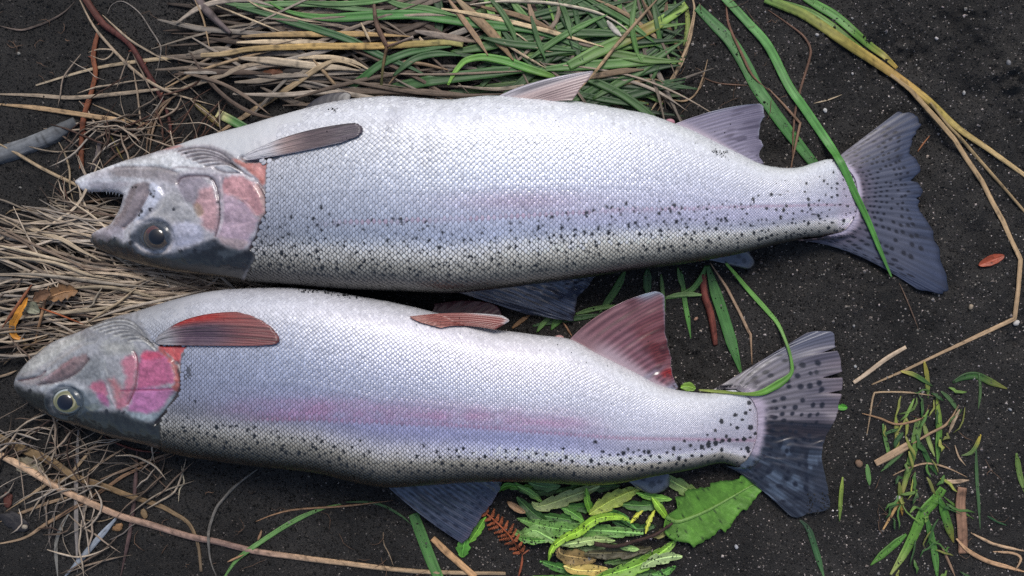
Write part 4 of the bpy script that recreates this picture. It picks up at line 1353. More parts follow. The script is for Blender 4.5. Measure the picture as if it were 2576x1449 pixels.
HEAD2 = [
    ('p', [(50,937),(75,907),(105,882),(150,856),(200,842),(250,846),(200,870),(150,900),(110,925),(80,938)], (176,176,172), 0.85, 9),
    ('p', [(50,940),(90,930),(130,905),(180,870),(215,862),(150,910),(110,930),(60,950)], (160,156,156), 0.6, 5),
    ('p', [(200,850),(237,818),(290,799),(340,800),(370,830),(385,856),(330,850),(270,850),(230,856)], (126,126,130), 0.85, 9),
    ('p', [(92,966),(125,948),(160,916),(195,896),(218,891),(222,904),(200,929),(175,947),(140,960),(100,966)], (124,104,104), 0.92, 4),
    ('p', [(100,958),(130,938),(165,912),(190,898),(180,912),(150,935)], (172,134,140), 0.7, 4),
    ('p', [(50,958),(80,952),(100,945),(120,952),(95,966),(60,968)], (166,156,156), 0.7, 5),
    ('p', [(100,970),(130,965),(180,962),(215,975),(215,990),(190,978),(150,976),(110,985)], (170,174,178), 0.75, 6),
    ('p', [(190,935),(225,905),(260,900),(270,930),(250,965),(215,965),(190,955)], (120,124,126), 0.6, 12),
    ('p', [(255,870),(300,860),(340,870),(335,890),(300,888),(265,892)], (150,150,140), 0.5, 10),
    ('p', [(222,973),(250,957),(265,964),(270,1006),(275,1017),(257,1007),(240,988)], (180,94,118), 0.8, 6),
    ('p', [(240,990),(258,990),(274,1012),(272,1022),(256,1012)], (172,102,148), 0.7, 6),
    ('p', [(270,955),(285,952),(298,965),(305,980),(303,1000),(295,1024),(290,1010),(282,975)], (178,100,104), 0.7, 9),
    ('p', [(308,905),(340,890),(344,910),(340,949),(334,982),(316,1024),(294,1026),(308,985),(318,950),(310,930)], (184,96,116), 0.68, 8),
    ('p', [(362,886),(405,888),(430,911),(440,941),(438,960),(345,982),(342,980),(346,950),(348,920)], (182,84,122), 0.78, 6),
    ('p', [(362,886),(405,888),(412,898),(360,903)], (196,70,92), 0.6, 6),
    ('p', [(342,980),(438,977),(436,985),(420,1008),(400,1032),(370,1040),(322,1032),(330,1012)], (176,104,152), 0.82, 7),
    ('p', [(318,1036),(370,1042),(405,1034),(430,1004),(445,985),(432,1010),(410,1039),(388,1062),(340,1058)], (146,158,164), 0.9, 5),
    ('p', [(398,871),(425,894),(445,925),(452,960),(446,988),(438,980),(441,945),(430,912),(405,888)], (160,78,70), 0.8, 4),
    ('p', [(400,868),(470,866),(458,890),(450,915),(425,890)], (200,84,84), 0.9, 4),
    ('p', [(38,972),(70,984),(98,988),(125,1000),(130,1030),(175,1042),(225,1030),(262,1036),(300,1036),(338,1054),(385,1062),(408,1046),(420,1060),(405,1140),(350,1130),(200,1090),(100,1050),(50,1005)], (36,38,38), 0.97, 9),
    ('p', [(130,990),(140,980),(180,974),(205,985),(225,1010),(222,1035),(175,1044),(135,1030)], (62,72,80), 0.9, 5),
    ('p', [(218,1022),(240,1016),(250,1024),(232,1034)], (104,104,78), 0.8, 4),
    ('p', [(200,985),(225,985),(250,1010),(255,1030),(225,1030)], (112,122,128), 0.7, 7),
    ('l', [(44,958),(75,953),(100,946),(112,934)], (90,60,66), 0.8, 3.5),
    ('l', [(96,968),(140,961),(175,948),(200,930),(222,903)], (74,58,60), 0.85, 3),
    ('l', [(92,945),(120,936),(140,925)], (196,192,188), 0.6, 3),
    ('l', [(335,884),(345,909),(342,949),(337,982),(320,1017)], (110,52,66), 0.8, 4),
    ('l', [(262,905),(268,935),(280,955)], (176,178,174), 0.5, 4),
    ('l', [(303,982),(380,981),(438,978)], (130,50,76), 0.8, 3),
    ('l', [(446,930),(453,962),(446,990),(411,1041),(388,1064)], (70,54,56), 0.85, 4),
    ('l', [(372,935),(384,955),(388,978)], (210,120,160), 0.5, 2.5),
    ('l', [(270,965),(280,1000),(290,1022)], (214,190,196), 0.5, 4),
    ('l', [(260,862),(300,845),(330,858),(336,886)], (164,166,160), 0.5, 4),
    ('l', [(388,860),(420,864),(470,862)], (60,42,40), 0.85, 5),
]
H2_SP = [(75,983,5),(96,1001,4),(60,990,3),(268,1036,6),(310,1038,5),(306,1080,5),(345,1086,6),(350,1092,4),(300,1035,3),(110,1014,3),(376,1075,5),(240,1060,4),(200,1056,4),(326,1118,3),(262,834,2)]
BR2 = [[(225,822),(285,803),(330,808),(368,846)], [(236,826),(290,811),(332,818),(370,852)], [(250,831),(298,819),(334,827),(372,857)],
       [(266,836),(306,827),(338,834),(376,862)], [(285,841),(318,835),(345,841),(380,866)], [(305,848),(335,843),(360,850),(386,870)], [(322,856),(350,852),(372,860),(392,878)]]
GILL2 = [(340,770),(352,800),(372,838),(392,866),(472,868),(458,892),(452,925),(455,962),(450,990),(412,1044),(400,1064),(402,1100),(396,1160)]
def paint2(x, y):
    c = f2_flank(x, y)
    hb = np.zeros(x.shape + (3,)) + np.array((150, 151, 155.0))
    hb = head_paint(hb, x, y, HEAD2, H2_SP, BR2, (92, 92, 94), (188, 188, 184))
    k = sst(-4, 4, gill_x(GILL2, y) - x)
    c = c * (1 - k)[..., None] + hb * k[..., None]
    under = (1 - k) * sst(0.16, 0.3, f2_v(x, y)) * (1 - sst(1840, 1900, x))
    c = c * (1 - 0.45 * under)[..., None]
    # a seam of black sand stuck along the belly
    m = spots_mask(x, y, [(735 + 13 * i + 5 * math.sin(i * 2.1), np.interp(735 + 13 * i, *F2_TOP.T) + 4 + 3 * math.sin(i * 1.3), 5 + 2.5 * math.sin(i * 3.7)) for i in range(13)])
    c = mix(c, (20, 19, 19), m * (x < 905))
    wet = 0.2 + 0.45 * k
    return np.concatenate([lin(c), wet[..., None]], -1)
def relief2(x, y):
    z = np.zeros(x.shape)
    s = x < 500
    xs_, ys_ = x[s], y[s]
    def G(P, w): return np.exp(-(seg_dist(xs_, ys_, cr(P, 8))[0] / w) ** 2)
    r = np.zeros(xs_.shape)
    r -= 5 * G([(335,884),(345,909),(342,949),(337,982),(320,1017)], 3.5)
    r -= 9 * G([(446,915),(456,962),(449,990),(413,1043),(390,1067)], 4.5)
    r += 5 * G([(425,915),(436,962),(426,990),(395,1035)], 10)
    r -= 2.5 * G([(303,982),(380,981),(438,978)], 2.5)
    r -= 7 * G([(44,958),(75,953),(100,946),(112,934)], 3.5)
    r -= 6 * G([(96,968),(140,961),(175,948),(200,930),(222,903)], 3.5)
    r += 5 * G([(110,956),(150,936),(185,910)], 9)
    r -= 3 * G([(110,925),(150,896),(200,868),(240,856)], 4)
    r -= 10 * G([(388,862),(420,866),(470,864)], 5)
    for B in BR2:
        r -= 3.2 * G(B, 2.2); r += 1.8 * G(np.array(B) + (0, 4.2), 2.2)
    d = np.hypot((xs_ - 164) / 1.1, ys_ - 1011)
    r -= 7 * np.exp(-((d - 36) / 5) ** 2); r += 2.5 * np.exp(-((d - 48) / 7) ** 2)
    r += 1.2 * (fbm(xs_ / 9, ys_ / 9, 50) - 0.5) * 2
    r += 2.2 * (fbm(xs_ / 28, ys_ / 28, 51) - 0.5) * 2
    z[s] = r
    return z
OUT2 = [(38,968),(42,950),(50,936),(75,907),(105,882),(140,857),(200,834),(237,817),(287,797),(350,781),(425,757),(500,738),(562,729),(644,725),(719,724),(819,731),(894,744),(994,762),(1094,786),(1180,812),(1244,829),(1288,834),(1363,844),(1433,853),(1500,888),(1560,918),(1600,938),(1650,965),(1700,980),(1750,987),(1793,989),(1840,980),(1872,982),(1905,994),(1924,1022),(1930,1060),(1928,1100),(1918,1140),(1895,1172),(1863,1176),(1813,1162),(1738,1178),(1638,1196),(1568,1210),(1488,1217),(1400,1212),(1264,1207),(1180,1210),(1074,1217),(1000,1222),(944,1219),(869,1203),(794,1185),(644,1169),(560,1158),(475,1145),(425,1134),(375,1118),(300,1102),(250,1087),(200,1070),(150,1054),(100,1030),(62,1003),(44,984)]
fish2 = empty('trout', (1000, 990, 0), 'smaller trout with closed mouth, magenta gill cover, pink flank stripe and red fins', 'fish', 'two dead trout lying on the sand')
F2 = build_fish(OUT2, 3.0, 0.50, 4.0, relief2, paint2, lambda x: 1 - 0.60 * sst(1740, 1930, x))
child('body', F2.mesh, M['skin'], fish2)
def keep2(x, y):
    k = x > gill_x(GILL2, y) + 3
    v = f2_v(x, y)
    k &= ~((x < 560) & (v < 0.05))
    end = np.interp(y, [960, 1000, 1030, 1070, 1110, 1150, 1180], [1872, 1908, 1922, 1926, 1922, 1908, 1880])
    return k & (x < end - 14 + 20 * vnoise(y / 9, y * 0, 62))
def col2(ax, ay, v):
    c = f2_flank(ax, ay)
    return bead(c, ax, ay, f2_v(ax, ay), F2_SPOTS, 450, 0.80, 0.16)
scales(F2, fish2, 350, 1926, 49, keep2, col2, lift=1.5, label='overlapping round silver scales with a pink stripe, olive along the back')

def p_pect2(u, v, x, y):
    c = np.zeros(u.shape + (3,)) + np.array((150, 148, 152.0))
    c = mix(c, (112, 92, 100), sst(0.18, 0.42, v))
    c = mix(c, (76, 58, 74), sst(0.3, 0.5, v) * np.exp(-((u - 0.55) / 0.28) ** 2))
    c = mix(c, (158, 44, 38), sst(0.22, 0.4, v) * (1 - sst(0.12, 0.42, u)) * (1 - sst(0.85, 1, v)))
    c = mix(c, (140, 78, 74), sst(0.6, 0.9, v) * 0.8)
    c = mix(c, (134, 98, 98), sst(0.82, 1.0, u) * sst(0.3, 0.6, v) * 0.8)
    c = mix(c, (186, 186, 190), (1 - sst(0.0, 0.05, u)) * (1 - sst(0.2, 0.5, v)) * 0.5)
    return lin(c * streaks(u, v, 70, 5, 0.35)[..., None])
fin('pectoral_fin', fish2, [((400,846),(478,800),(600,784)), ((396,849),(480,806),(640,797)), ((393,852),(484,814),(672,814)), ((391,855),(488,826),(694,834)), ((391,859),(492,838),(703,850)), ((393,862),(494,850),(696,864)), ((397,865),(490,866),(660,869)), ((402,867),(480,869),(600,870))],
    0, 0, p_pect2, nrays=14, n=110, m=50, A=HF.copy(), zoff=8, amp=0.4, bow=6, jag=8, thick=2.4, label='pectoral fin with red upper edge and purple middle')
def p_pelv2(u, v, x, y):
    c = np.zeros(u.shape + (3,)) + np.array((152, 92, 84.0))
    c = mix(c, (176, 132, 122), (1 - sst(0, 0.25, v)) * 0.7)
    c = mix(c, (130, 66, 60), sst(0.3, 0.8, u) * sst(0.3, 0.6, v) * 0.7)
    c = mix(c, (206, 200, 198), (1 - sst(0.05, 0.22, u)) * sst(0.5, 0.8, v) + sst(0.93, 1, v) * (1 - sst(0.4, 0.6, u)))
    return lin(c * streaks(u, v, 40, 15, 0.25)[..., None])
zz = zc_at(F2, 1150)
fin('pelvic_fin', fish2, [((1030,796),(1150,787),(1264,794)), ((1040,803),(1154,794),(1281,806)), ((1058,811),(1156,804),(1268,816)), ((1080,817),(1158,813),(1254,824)), ((1110,825),(1165,819),(1246,829))],
    zz + 34, zz + 48, p_pelv2, nrays=9, amp=0.5, bow=4, A=HF.copy(), zoff=4, thick=3, label='red-brown pelvic fin with white tip lying along the belly')
def p_dim(u, v, x, y):
    c = np.zeros(u.shape + (3,)) + np.array((74, 34, 42.0))
    c = mix(c, (52, 48, 66), 1 - sst(0.1, 0.4, v))
    return lin(c * streaks(u, v, 40, 15, 0.25)[..., None])
fin('pelvic_fin', fish2, [((1075,800),(1088,780),(1092,764)), ((1110,800),(1140,772),(1160,756)), ((1150,806),(1190,778),(1224,760)), ((1190,815),(1220,792),(1252,772)), ((1210,820),(1240,806),(1262,792))], 46, 40, p_dim, nrays=8, n=40, m=20, label='far pelvic fin, dark red in the gap between the fish')
def p_anal2(u, v, x, y):
    c = np.zeros(u.shape + (3,)) + np.array((122, 84, 92.0))
    c = mix(c, (176, 158, 166), (1 - sst(0.04, 0.26, v)) * 0.9)
    c = mix(c, (96, 42, 42), sst(0.35, 0.6, v) * np.exp(-((u - 0.5) / 0.3) ** 2) * 0.95)
    c = mix(c, (120, 84, 88), (1 - sst(0.1, 0.3, u)) * 0.7)
    c = mix(c, (150, 160, 172), (1 - sst(0.02, 0.16, u)) * sst(0.72, 0.9, v))
    c = mix(c, (148, 38, 34), np.exp(-((u - 0.80) / 0.05) ** 2) * sst(0.3, 0.6, v) * (1 - sst(0.92, 1, v)))
    c = mix(c, (116, 124, 140), sst(0.88, 0.96, u) * 0.8 + np.exp(-((u - 0.72) / 0.03) ** 2) * 0.5 * (1 - sst(0.5, 0.9, v)))
    c = mix(c, (126, 134, 148), sst(0.965, 1, v) * 0.8)
    c = c * rays(u, v, 18, 0.2, 13)
    rid = sst(0.6, 0.8, vnoise(u * 22, v * 3 + u * 3, 77)) * sst(0.3, 0.5, v)
    c = mix(c, (150, 110, 116), rid * 0.4)
    c = mix(c, (60, 28, 30), sst(0.66, 0.85, vnoise(u * 24 + 4, v * 4 + u * 3, 79)) * sst(0.3, 0.5, v) * 0.5)
    return np.concatenate([lin(c), np.full(u.shape + (1,), 0.65)], -1)
zz = zc_at(F2, 1560)
fin('anal_fin', fish2, [((1434,853),(1530,778),(1648,732)), ((1470,872),(1565,800),(1670,742)), ((1504,890),(1594,826),(1672,790)), ((1536,906),(1616,852),(1674,826)), ((1568,922),(1632,880),(1680,862)), ((1600,938),(1648,906),(1688,894)), ((1632,956),(1664,934),(1690,925)), ((1662,970),(1680,956),(1695,950)), ((1696,980),(1702,978),(1706,976))],
    [zz + 14, zz + 8, zz - 10], [zz + 10, zz - 6, zz - 18], p_anal2, nrays=13, n=120, m=50, jag=6, amp=0.9, seed=14, thick=3, ripple=rip(3, 9, 3, 5), label='anal fin, dark red with pale leading tip')
T2_SP = []
_g = np.random.default_rng(13)
for k in range(20):
    uu = (k + 0.5) / 20
    for q in range(7):
        if _g.random() < 0.75: T2_SP.append((uu + _g.normal(0, 0.008), 0.06 + _g.uniform(0, 0.05) + q * 0.11, _g.uniform(0.75, 1.2)))
def p_tail2(u, v, x, y):
    up = 1 - sst(0.50, 0.53, u)
    c = np.zeros(u.shape + (3,)) + np.array((46, 50, 60.0))
    c = mix(c, (110, 106, 114), up)
    c = mix(c, (124, 110, 116), up * sst(0.6, 1, v) * 0.6)
    c = mix(c, (92, 96, 112), up * (1 - sst(0.05, 0.3, u)) * sst(0.3, 0.8, v))
    c = mix(c, (140, 134, 140), up * np.exp(-((u - 0.475) / 0.02) ** 2) * 0.7 + up * sst(0.7, 0.9, vnoise(u * 34, v * 1.4, 90)) * 0.4)
    c = mix(c, (64, 62, 76), up * sst(0.55, 0.85, vnoise(u * 40 + 3, v * 1.6, 91)) * sst(0.4, 0.8, v) * 0.6)
    c = mix(c, (40, 33, 36), np.exp(-((u - 0.57) / 0.055) ** 2) * 0.9)
    c = mix(c, (150, 140, 140), np.exp(-((u - 0.012) / 0.012) ** 2) * 0.6 + np.exp(-((u - 0.645) / 0.006) ** 2) * sst(0.3, 0.6, v) * 0.6)
    c = mix(c, (92, 106, 124), (1 - up) * sst(0.60, 0.66, u) * sst(0.5, 0.7, fbm(u * 12, v * 5, 92)) * 0.7)
    m = np.zeros(u.shape)
    for (su, sv, r) in T2_SP:
        m = np.maximum(m, 1 - sst(0.5, 1.1, np.hypot((u - su) / (0.0155 * r), (v - sv) / (0.036 * r))))
    c = mix(c, (26, 28, 38), m * np.where(u < 0.52, 0.85, 0.9) * (1 - 0.6 * sst(0.75, 0.95, v)))
    c = mix(c, (96, 108, 124), (1 - up) * sst(0.7, 0.85, vnoise(u * 50, v * 1.8, 97)) * 0.5)
    c = mix(c, (22, 24, 32), (1 - up) * sst(0.7, 0.85, vnoise(u * 46 + 7, v * 1.5, 98)) * 0.5)
    c = c * rays(u, v, 30, 0.16, 11)
    e = (1 - sst(0.05, 0.12 + 0.07 * vnoise(u * 50, v * 0, 5), v)) * sst(0.16, 0.26, u) * (1 - sst(0.74, 0.84, u))
    c = mix(c, np.array((176, 164, 180.0)) * (0.9 + 0.2 * vnoise(u * 90, v * 9, 15))[..., None], e)
    c = mix(c, (44, 40, 48), np.exp(-((v - 0.16) / 0.03) ** 2) * sst(0.6, 0.8, vnoise(u * 40, v * 0, 16)) * 0.8)
    wet = np.where(u > 0.52, 0.8, 0.15)
    return np.concatenate([lin(c), wet[..., None]], -1)
def rip2(u, v, x, y):
    k = sst(0.51, 0.56, u)
    w = np.sin(fbm(u * 9, v * 2.0, 88, 2) * 26) * 1.1 + 2.5 * (fbm(u * 14, v * 4, 89, 2) - 0.5)
    return k * w * sst(0, 0.2, v) + (1 - k) * 3 * np.cos(u * 62) * sst(0.5, 1, v)
zt = zc_at(F2, 1885)
fin('tail_fin', fish2, [((1788,984),(1900,916),(2030,837)), ((1820,980),(1915,908),(2060,832)), ((1850,978),(1940,900),(2094,836)), ((1856,982),(1965,905),(2104,866)), ((1870,988),(1985,922),(2110,888)), ((1882,996),(2000,945),(2117,920)), ((1892,1006),(2010,970),(2120,952)), ((1899,1018),(2014,994),(2116,985)), ((1904,1032),(2016,1018),(2112,1014)),
    ((1906,1048),(2012,1044),(2106,1042)), ((1906,1064),(2004,1066),(2092,1072)), ((1905,1080),(1998,1088),(2082,1096)), ((1904,1096),(1996,1110),(2072,1120)), ((1900,1112),(1990,1140),(2070,1150)), ((1895,1128),(1986,1165),(2076,1190)), ((1888,1142),(1980,1190),(2084,1236)), ((1879,1156),(1968,1212),(2088,1282)), ((1864,1168),(1946,1225),(2040,1292)), ((1858,1176),(1920,1232),(2006,1304)), ((1826,1172),(1896,1216),(1985,1296))],
    [zt, zt + 14, zt + 12, zt + 6, zt - 10], [12, 16, 9, 8, 6], p_tail2, nrays=20, n=280, m=80, jag=7, amp=0.35, seed=21, A=HF.copy(), zoff=2.4, ripple=rip2, notch=[(0.185, 0.012, 45), (0.30, 0.012, 60), (0.37, 0.008, 36)], thick=3,
    label='tail fin, spotted grey above and wet dark blue below')
def p_dors2(u, v, x, y):
    c = np.zeros(u.shape + (3,)) + np.array((70, 77, 92.0))
    c = mix(c, (98, 106, 120), (1 - sst(0.0, 0.3, v)) * 0.6)
    c = mix(c, (58, 62, 80), sst(0.4, 0.9, v) * 0.6)
    m = np.zeros(u.shape)
    for k in range(10):
        for q in range(7):
            su, sv = (k + 0.5 + 0.3 * math.sin(q * 5 + k)) / 10, (q + 0.5 + 0.3 * math.sin(k * 3.1)) / 8
            m = np.maximum(m, 1 - sst(0.4, 1.1, np.hypot((u - su) / 0.022, (v - sv) / 0.05)))
    c = mix(c, (28, 32, 46), m * 0.8)
    c = mix(c, (96, 84, 98), sst(0.9, 1, v) * 0.5)
    c = c * rays(u, v, 20, 0.34, 9)
    c = mix(c, (30, 32, 42), sst(0.6, 0.8, vnoise(u * 24, v * 2.5, 95)) * 0.5)
    return np.concatenate([lin(c), np.full(u.shape + (1,), 0.5)], -1)
fin('dorsal_fin', fish2, [((1262,1198),(1262,1206),(1262,1208)), ((1220,1200),(1244,1214),(1259,1228)), ((1160,1204),(1204,1226),(1244,1256)), ((1110,1208),(1170,1250),(1224,1284)), ((1060,1212),(1135,1270),(1206,1310)), ((1015,1218),(1100,1284),(1186,1340)), ((970,1220),(1060,1296),(1164,1368))],
    [56, 60, 62, 64], [30, 24, 18, 14], p_dors2, nrays=12, jag=6, amp=2.4, n=100, m=50, ripple=rip(4, 10, 3, 7), seed=31)
fin('adipose_fin', fish2, [((1672,1182),(1684,1196),(1686,1206)), ((1640,1188),(1664,1206),(1684,1222)), ((1610,1196),(1642,1216),(1668,1236)), ((1586,1202),(1618,1216),(1640,1243)), ((1568,1206),(1588,1216),(1602,1230))], 50, 26, p_adip, nrays=3, n=24, m=20, amp=0.3, thick=5, bow=6)
def iris2(r, t):
    c = np.zeros(r.shape + (3,)) + np.array((128, 122, 86.0))
    c = mix(c, (170, 168, 140), np.exp(-((r - 0.6) / 0.05) ** 2))
    c = mix(c, (96, 104, 70), np.exp(-((r - 0.75) / 0.07) ** 2) * 0.7)
    c = mix(c, (168, 178, 180), sst(0.84, 0.92, r) * sst(-0.2, 0.8, -np.sin(t)))
    c = mix(c, (84, 92, 96), sst(0.84, 0.95, r) * sst(-0.2, 0.8, np.sin(t)))
    return c
eye(F2, fish2, 165, 1011, 36, 31, iris2, 20, (12, 15, 26), None, px=-2, py=1)
def nub(root, x, y, z, col):
    child('vent', rock_mesh('vent', *place(x, y, z), z, 12, 7, 7, col, 0.15, 3, n=8, rough=0.1), M['skin'], root, label='small pink vent just ahead of the anal fin')
nub(fish1, 1686, 306, zc_at(F1, 1690), (176, 128, 138))
nub(fish2, 1408, 850, zc_at(F2, 1400), (176, 136, 132))
# ------------------------------------------------------------------ broad leaves
def leaf(label, pts, hw, col, teeth=5, depth=0.25, veins=True, name='dandelion_leaf', cat='leaf', group='dandelion leaves under the smaller fish', over=False, zoff=3.0,
         curl=0.25, seed=0, tipcol=None, mid=True, shape='lance', midcol=None):
    P = cr(np.array(pts, float), 4.0)
    L = np.concatenate([[0], np.cumsum(np.linalg.norm(np.diff(P, axis=0), axis=1))]); t = L / L[-1]
    n, m = len(P), 15
    if shape == 'lance': prof = np.sin(np.clip(t, 0, 1) ** 0.8 * np.pi) ** 0.6 * (0.55 + 0.45 * t)
    elif shape == 'oval': prof = np.sin(t * np.pi) ** 0.55
    else: prof = np.clip(np.minimum(t / 0.14, 1), 0, 1) ** 0.6 * np.clip((1 - t) / 0.62, 0, 1) ** 0.75
    prof[0] = prof[-1] = 0.02
    s = np.linspace(-1, 1, m)[None]
    ph = (t * teeth)[:, None]
    tl = (ph + (s > 0) * 0.37 + 0.2 * vnoise(t * 5, t * 0 + seed, 4)[:, None]) % 1.0
    tooth = 1 - depth * (tl ** 1.6) - 0.08 * vnoise(L / 5, L * 0 + seed, 6)[:, None]
    edge = np.abs(s) ** 1.0
    lat = s * prof[:, None] * hw * (1 - (1 - tooth) * edge)
    A = HF if over else HG
    z = envelope(seen_z(A, P[:, 0], P[:, 1]), 20) + zoff
    X, Y = place(P[:, 0], P[:, 1], z)
    tx, ty = np.gradient(X), np.gradient(Y); ln = np.hypot(tx, ty) + 1e-9
    nx, ny = -ty / ln, tx / ln
    und = 3.2 * (fbm(L[:, None] / 18 + seed, s * 1.3 + seed, 14, 2) - 0.5) * 2 * np.abs(s)
    vein = np.abs(((L[:, None] - np.abs(lat) * 0.9) / (11.0 if hw < 50 else 23.0)) % 1.0 - 0.5) * 2
    zz = z[:, None] + curl * hw * prof[:, None] * (np.abs(s) ** 1.5) * 0.6 + und + (0.35 if hw < 50 else 1.0) * vein * (np.abs(s) > 0.05)
    zz = zz - 1.0 * (np.abs(s) < 0.01)
    V = np.stack([X[:, None] + nx[:, None] * lat + 0 * s, Y[:, None] + ny[:, None] * lat + 0 * s, zz], -1)
    col = np.array(col, float) * np.array((1.18, 1.12, 1.0) if hw > 50 else (1.28, 1.20, 0.96))
    col = col * 0.86 + np.mean(col) * 0.12
    teeth = teeth * 0.7; depth = depth * 1.15
    hw = hw * (1.0 if hw > 50 else 1.55)
    c = np.zeros((n, m, 3)) + np.array(col, float)
    k = fbm(L[:, None] / 22 + seed, s * 1.5 + seed * 2, 15, 3)
    c = c * (0.78 + 0.44 * k)[..., None]
    c = mix(c, np.array(col) * 1.25 + 8, (1 - sst(0.0, 0.3 if hw < 50 else 0.16, vein)) * (0.16 if hw < 50 else 0.6) * (np.abs(s) > 0.05))
    if tipcol is not None: c = mix(c, tipcol, sst(0.55, 0.9, t[:, None] + 0.4 * (k - 0.5)))
    spk = (vnoise(V[..., 0] / 3.5, V[..., 1] / 3.5, 99) > 0.90)
    c = np.where(spk[..., None], c * 0.35, c)
    C = lin(np.clip(c, 0, 255))
    VV = np.concatenate([V.reshape(-1, 3), (V - (0, 0, 1.0)).reshape(-1, 3)])
    I = np.arange(n * m).reshape(n, m); K = n * m
    Q = np.stack([I[:-1, :-1], I[1:, :-1], I[1:, 1:], I[:-1, 1:]], -1).reshape(-1, 4)
    e = [np.stack([l[:-1], l[1:], l[1:] + K, l[:-1] + K], -1) for l in (I[0], I[-1], I[:, 0], I[:, -1])]
    Q = np.concatenate([Q, Q[:, ::-1] + K] + e)
    i = n // 2
    org = (X[i], Y[i], z[i])
    stamp(X, Y, z + 4, hw * 1.5, [HF] if over else [HG, HF])
    me = mesh_np(name, Wd(VV), Q, None, np.concatenate([C.reshape(-1, 3)] * 2))
    o = obj(name, me, M['leaf'], label=label, cat=cat, group=group, origin=org)
    if mid:
        r = np.interp(t, [0, 1], [max(1.6, hw * 0.085), 0.7])
        th = np.arange(6) / 6 * 2 * np.pi
        zc_ = z + 0.4
        Vm = np.stack([X[:, None] + nx[:, None] * r[:, None] * np.cos(th), Y[:, None] + ny[:, None] * r[:, None] * np.cos(th), zc_[:, None] + r[:, None] * np.sin(th) * 0.8], -1)
        J = np.arange(n * 6).reshape(n, 6); JJ = np.roll(J, -1, 1)
        Qm = np.stack([J[:-1], J[1:], JJ[1:], JJ[:-1]], -1).reshape(-1, 4)
        mc = midcol if midcol is not None else np.clip(np.array(col) * 1.28 + 14, 0, 255)
        Cm = np.zeros((n * 6, 3)) + lin(mc)
        child('midrib', mesh_np('midrib', Wd(Vm.reshape(-1, 3)), Qm, None, Cm), M['leaf'], o)
    return o
leaf('round grey dead leaf at the lower left', [(36,1156),(60,1168),(90,1176),(112,1186)], 25, (112,112,116), 3, .25, seed=6, shape='oval', group=None, name='dead_leaf', mid=False)
# ------------------------------------------------------------------ individual blades, stems, twigs and leaves
GR, GD, GB, GP = (84, 132, 78), (50, 92, 56), (98, 152, 66), (112, 150, 98)
TAN, PALE, BRN, GREY, DRK = (158, 134, 104), (190, 170, 140), (122, 98, 76), (128, 122, 118), (72, 52, 44)
UPG = 'green grass blades above the upper fish'
UPD = 'dry stems above the upper fish'
LFT = 'dry stems left of the upper fish'
LOW = 'dry stems and roots at the lower left'
CLP = 'grass clippings on the sand at right'
CLD = 'dry bits on the sand at right'
GAP = 'grass between the two fish'
def blade(label, pts, w, cols, group=UPG, **k): return lay('grass_blade', 'grass blade', 'grass', group, label, pts, w, cols, 'blade', **k)
def dry(label, pts, w, cols=TAN, group=UPD, **k): return lay('dry_stem', 'dry stem', 'straw', group, label, pts, w, cols, 'flat' if (max(w) if isinstance(w, list) else w) > 9 else 'stem', **k)

# --- above the upper fish, lowest first
blade('dark green blade under the pelvic fin, running along the belly', [(1127,232),(1202,225),(1350,208),(1430,200)], 20, [(40,74,40),(70,104,52)])
blade('dark blade end showing below the pelvic fin tip', [(1440,240),(1527,243),(1590,250),(1632,262)], 17, [(66,112,62),(84,120,60),(150,140,70)])
blade('short dark blade crossing behind the hooked bright blade', [(1345,142),(1410,128),(1477,124)], 17, [(52,92,56),(60,104,62)])
blade('dark narrow blade slanting down through the straw stems', [(1258,70),(1302,122),(1345,175)], 15, GD)
blade('mid green blade leaning down to the right below the top edge', [(1287,4),(1312,33),(1334,58)], 17, GR)
blade('broad dark blade bending down to the right from the top edge', [(1440,-6),(1490,30),(1527,75),(1545,100)], 22, [(60,110,62),(44,84,50)])
blade('upright green blade left of the broad bending blade', [(1442,-4),(1450,40),(1459,84)], 12, GD)
blade('thin bright upright blade right of the brown flat stem', [(1374,-4),(1386,30),(1402,76)], 6, GB)
blade('upright bright green blade at the top edge', [(1557,-6),(1559,40),(1557,84)], 13, [(70,132,62),(60,116,56)])
blade('yellow green upright sheath at the right side of the tuft', [(1727,14),(1730,70),(1719,116)], 12, [(120,140,70),(96,128,60)])
blade('thin green upright blade beside the yellow green sheath', [(1697,-4),(1700,44),(1699,90)], 9, GR)
blade('pale dull blade along the very top edge, left part', [(533,-4),(608,14),(708,10),(808,11),(883,21),(958,28),(1010,34)], 15, [(70,112,76),(82,126,88),(74,116,80)])
lay('dry_stem', 'dry stem', 'wood', UPD, 'frayed thick grey stalk in the top left of the straw', [(492,-8),(515,20),(540,46),(580,84)], [24,22,17,9], [(112,100,98),(90,80,78)], 'wood')
dry('thin pale stem slanting below the frayed grey stalk', [(535,10),(608,40),(715,83)], 5, PALE)
dry('thin pale stem crossing the long green blade', [(618,-2),(663,22),(758,50),(808,56)], 6, PALE)
dry('thin upright stem at the left end of the top straw', [(490,0),(512,50),(528,126)], 5, TAN)
dry('orange tan flat stem behind the long dark diagonal blade', [(608,92),(700,87),(808,86),(908,86),(1033,92)], 14, [(150,128,96),(176,146,96),(160,132,92)])
dry('pale grey flat stem below the orange tan stem', [(595,107),(708,105),(790,106),(850,112)], 12, PALE)
dry('curved pale stem bundle left of the bark chip', [(410,225),(500,180),(600,148),(700,124)], 8, TAN)
dry('long stem curving up from the bramble to the straw', [(415,214),(550,135),(644,122),(760,96)], 7, (150,132,112))
dry('broad pale flat stem curving over the bark chip', [(435,232),(483,214),(558,190),(623,165),(700,158)], 12, (150,134,114))
dry('thick pale creased straw above the bark chip', [(600,146),(650,150),(695,154),(783,165),(858,171),(905,178)], 19, [(150,134,114),(184,168,144),(160,144,122)])
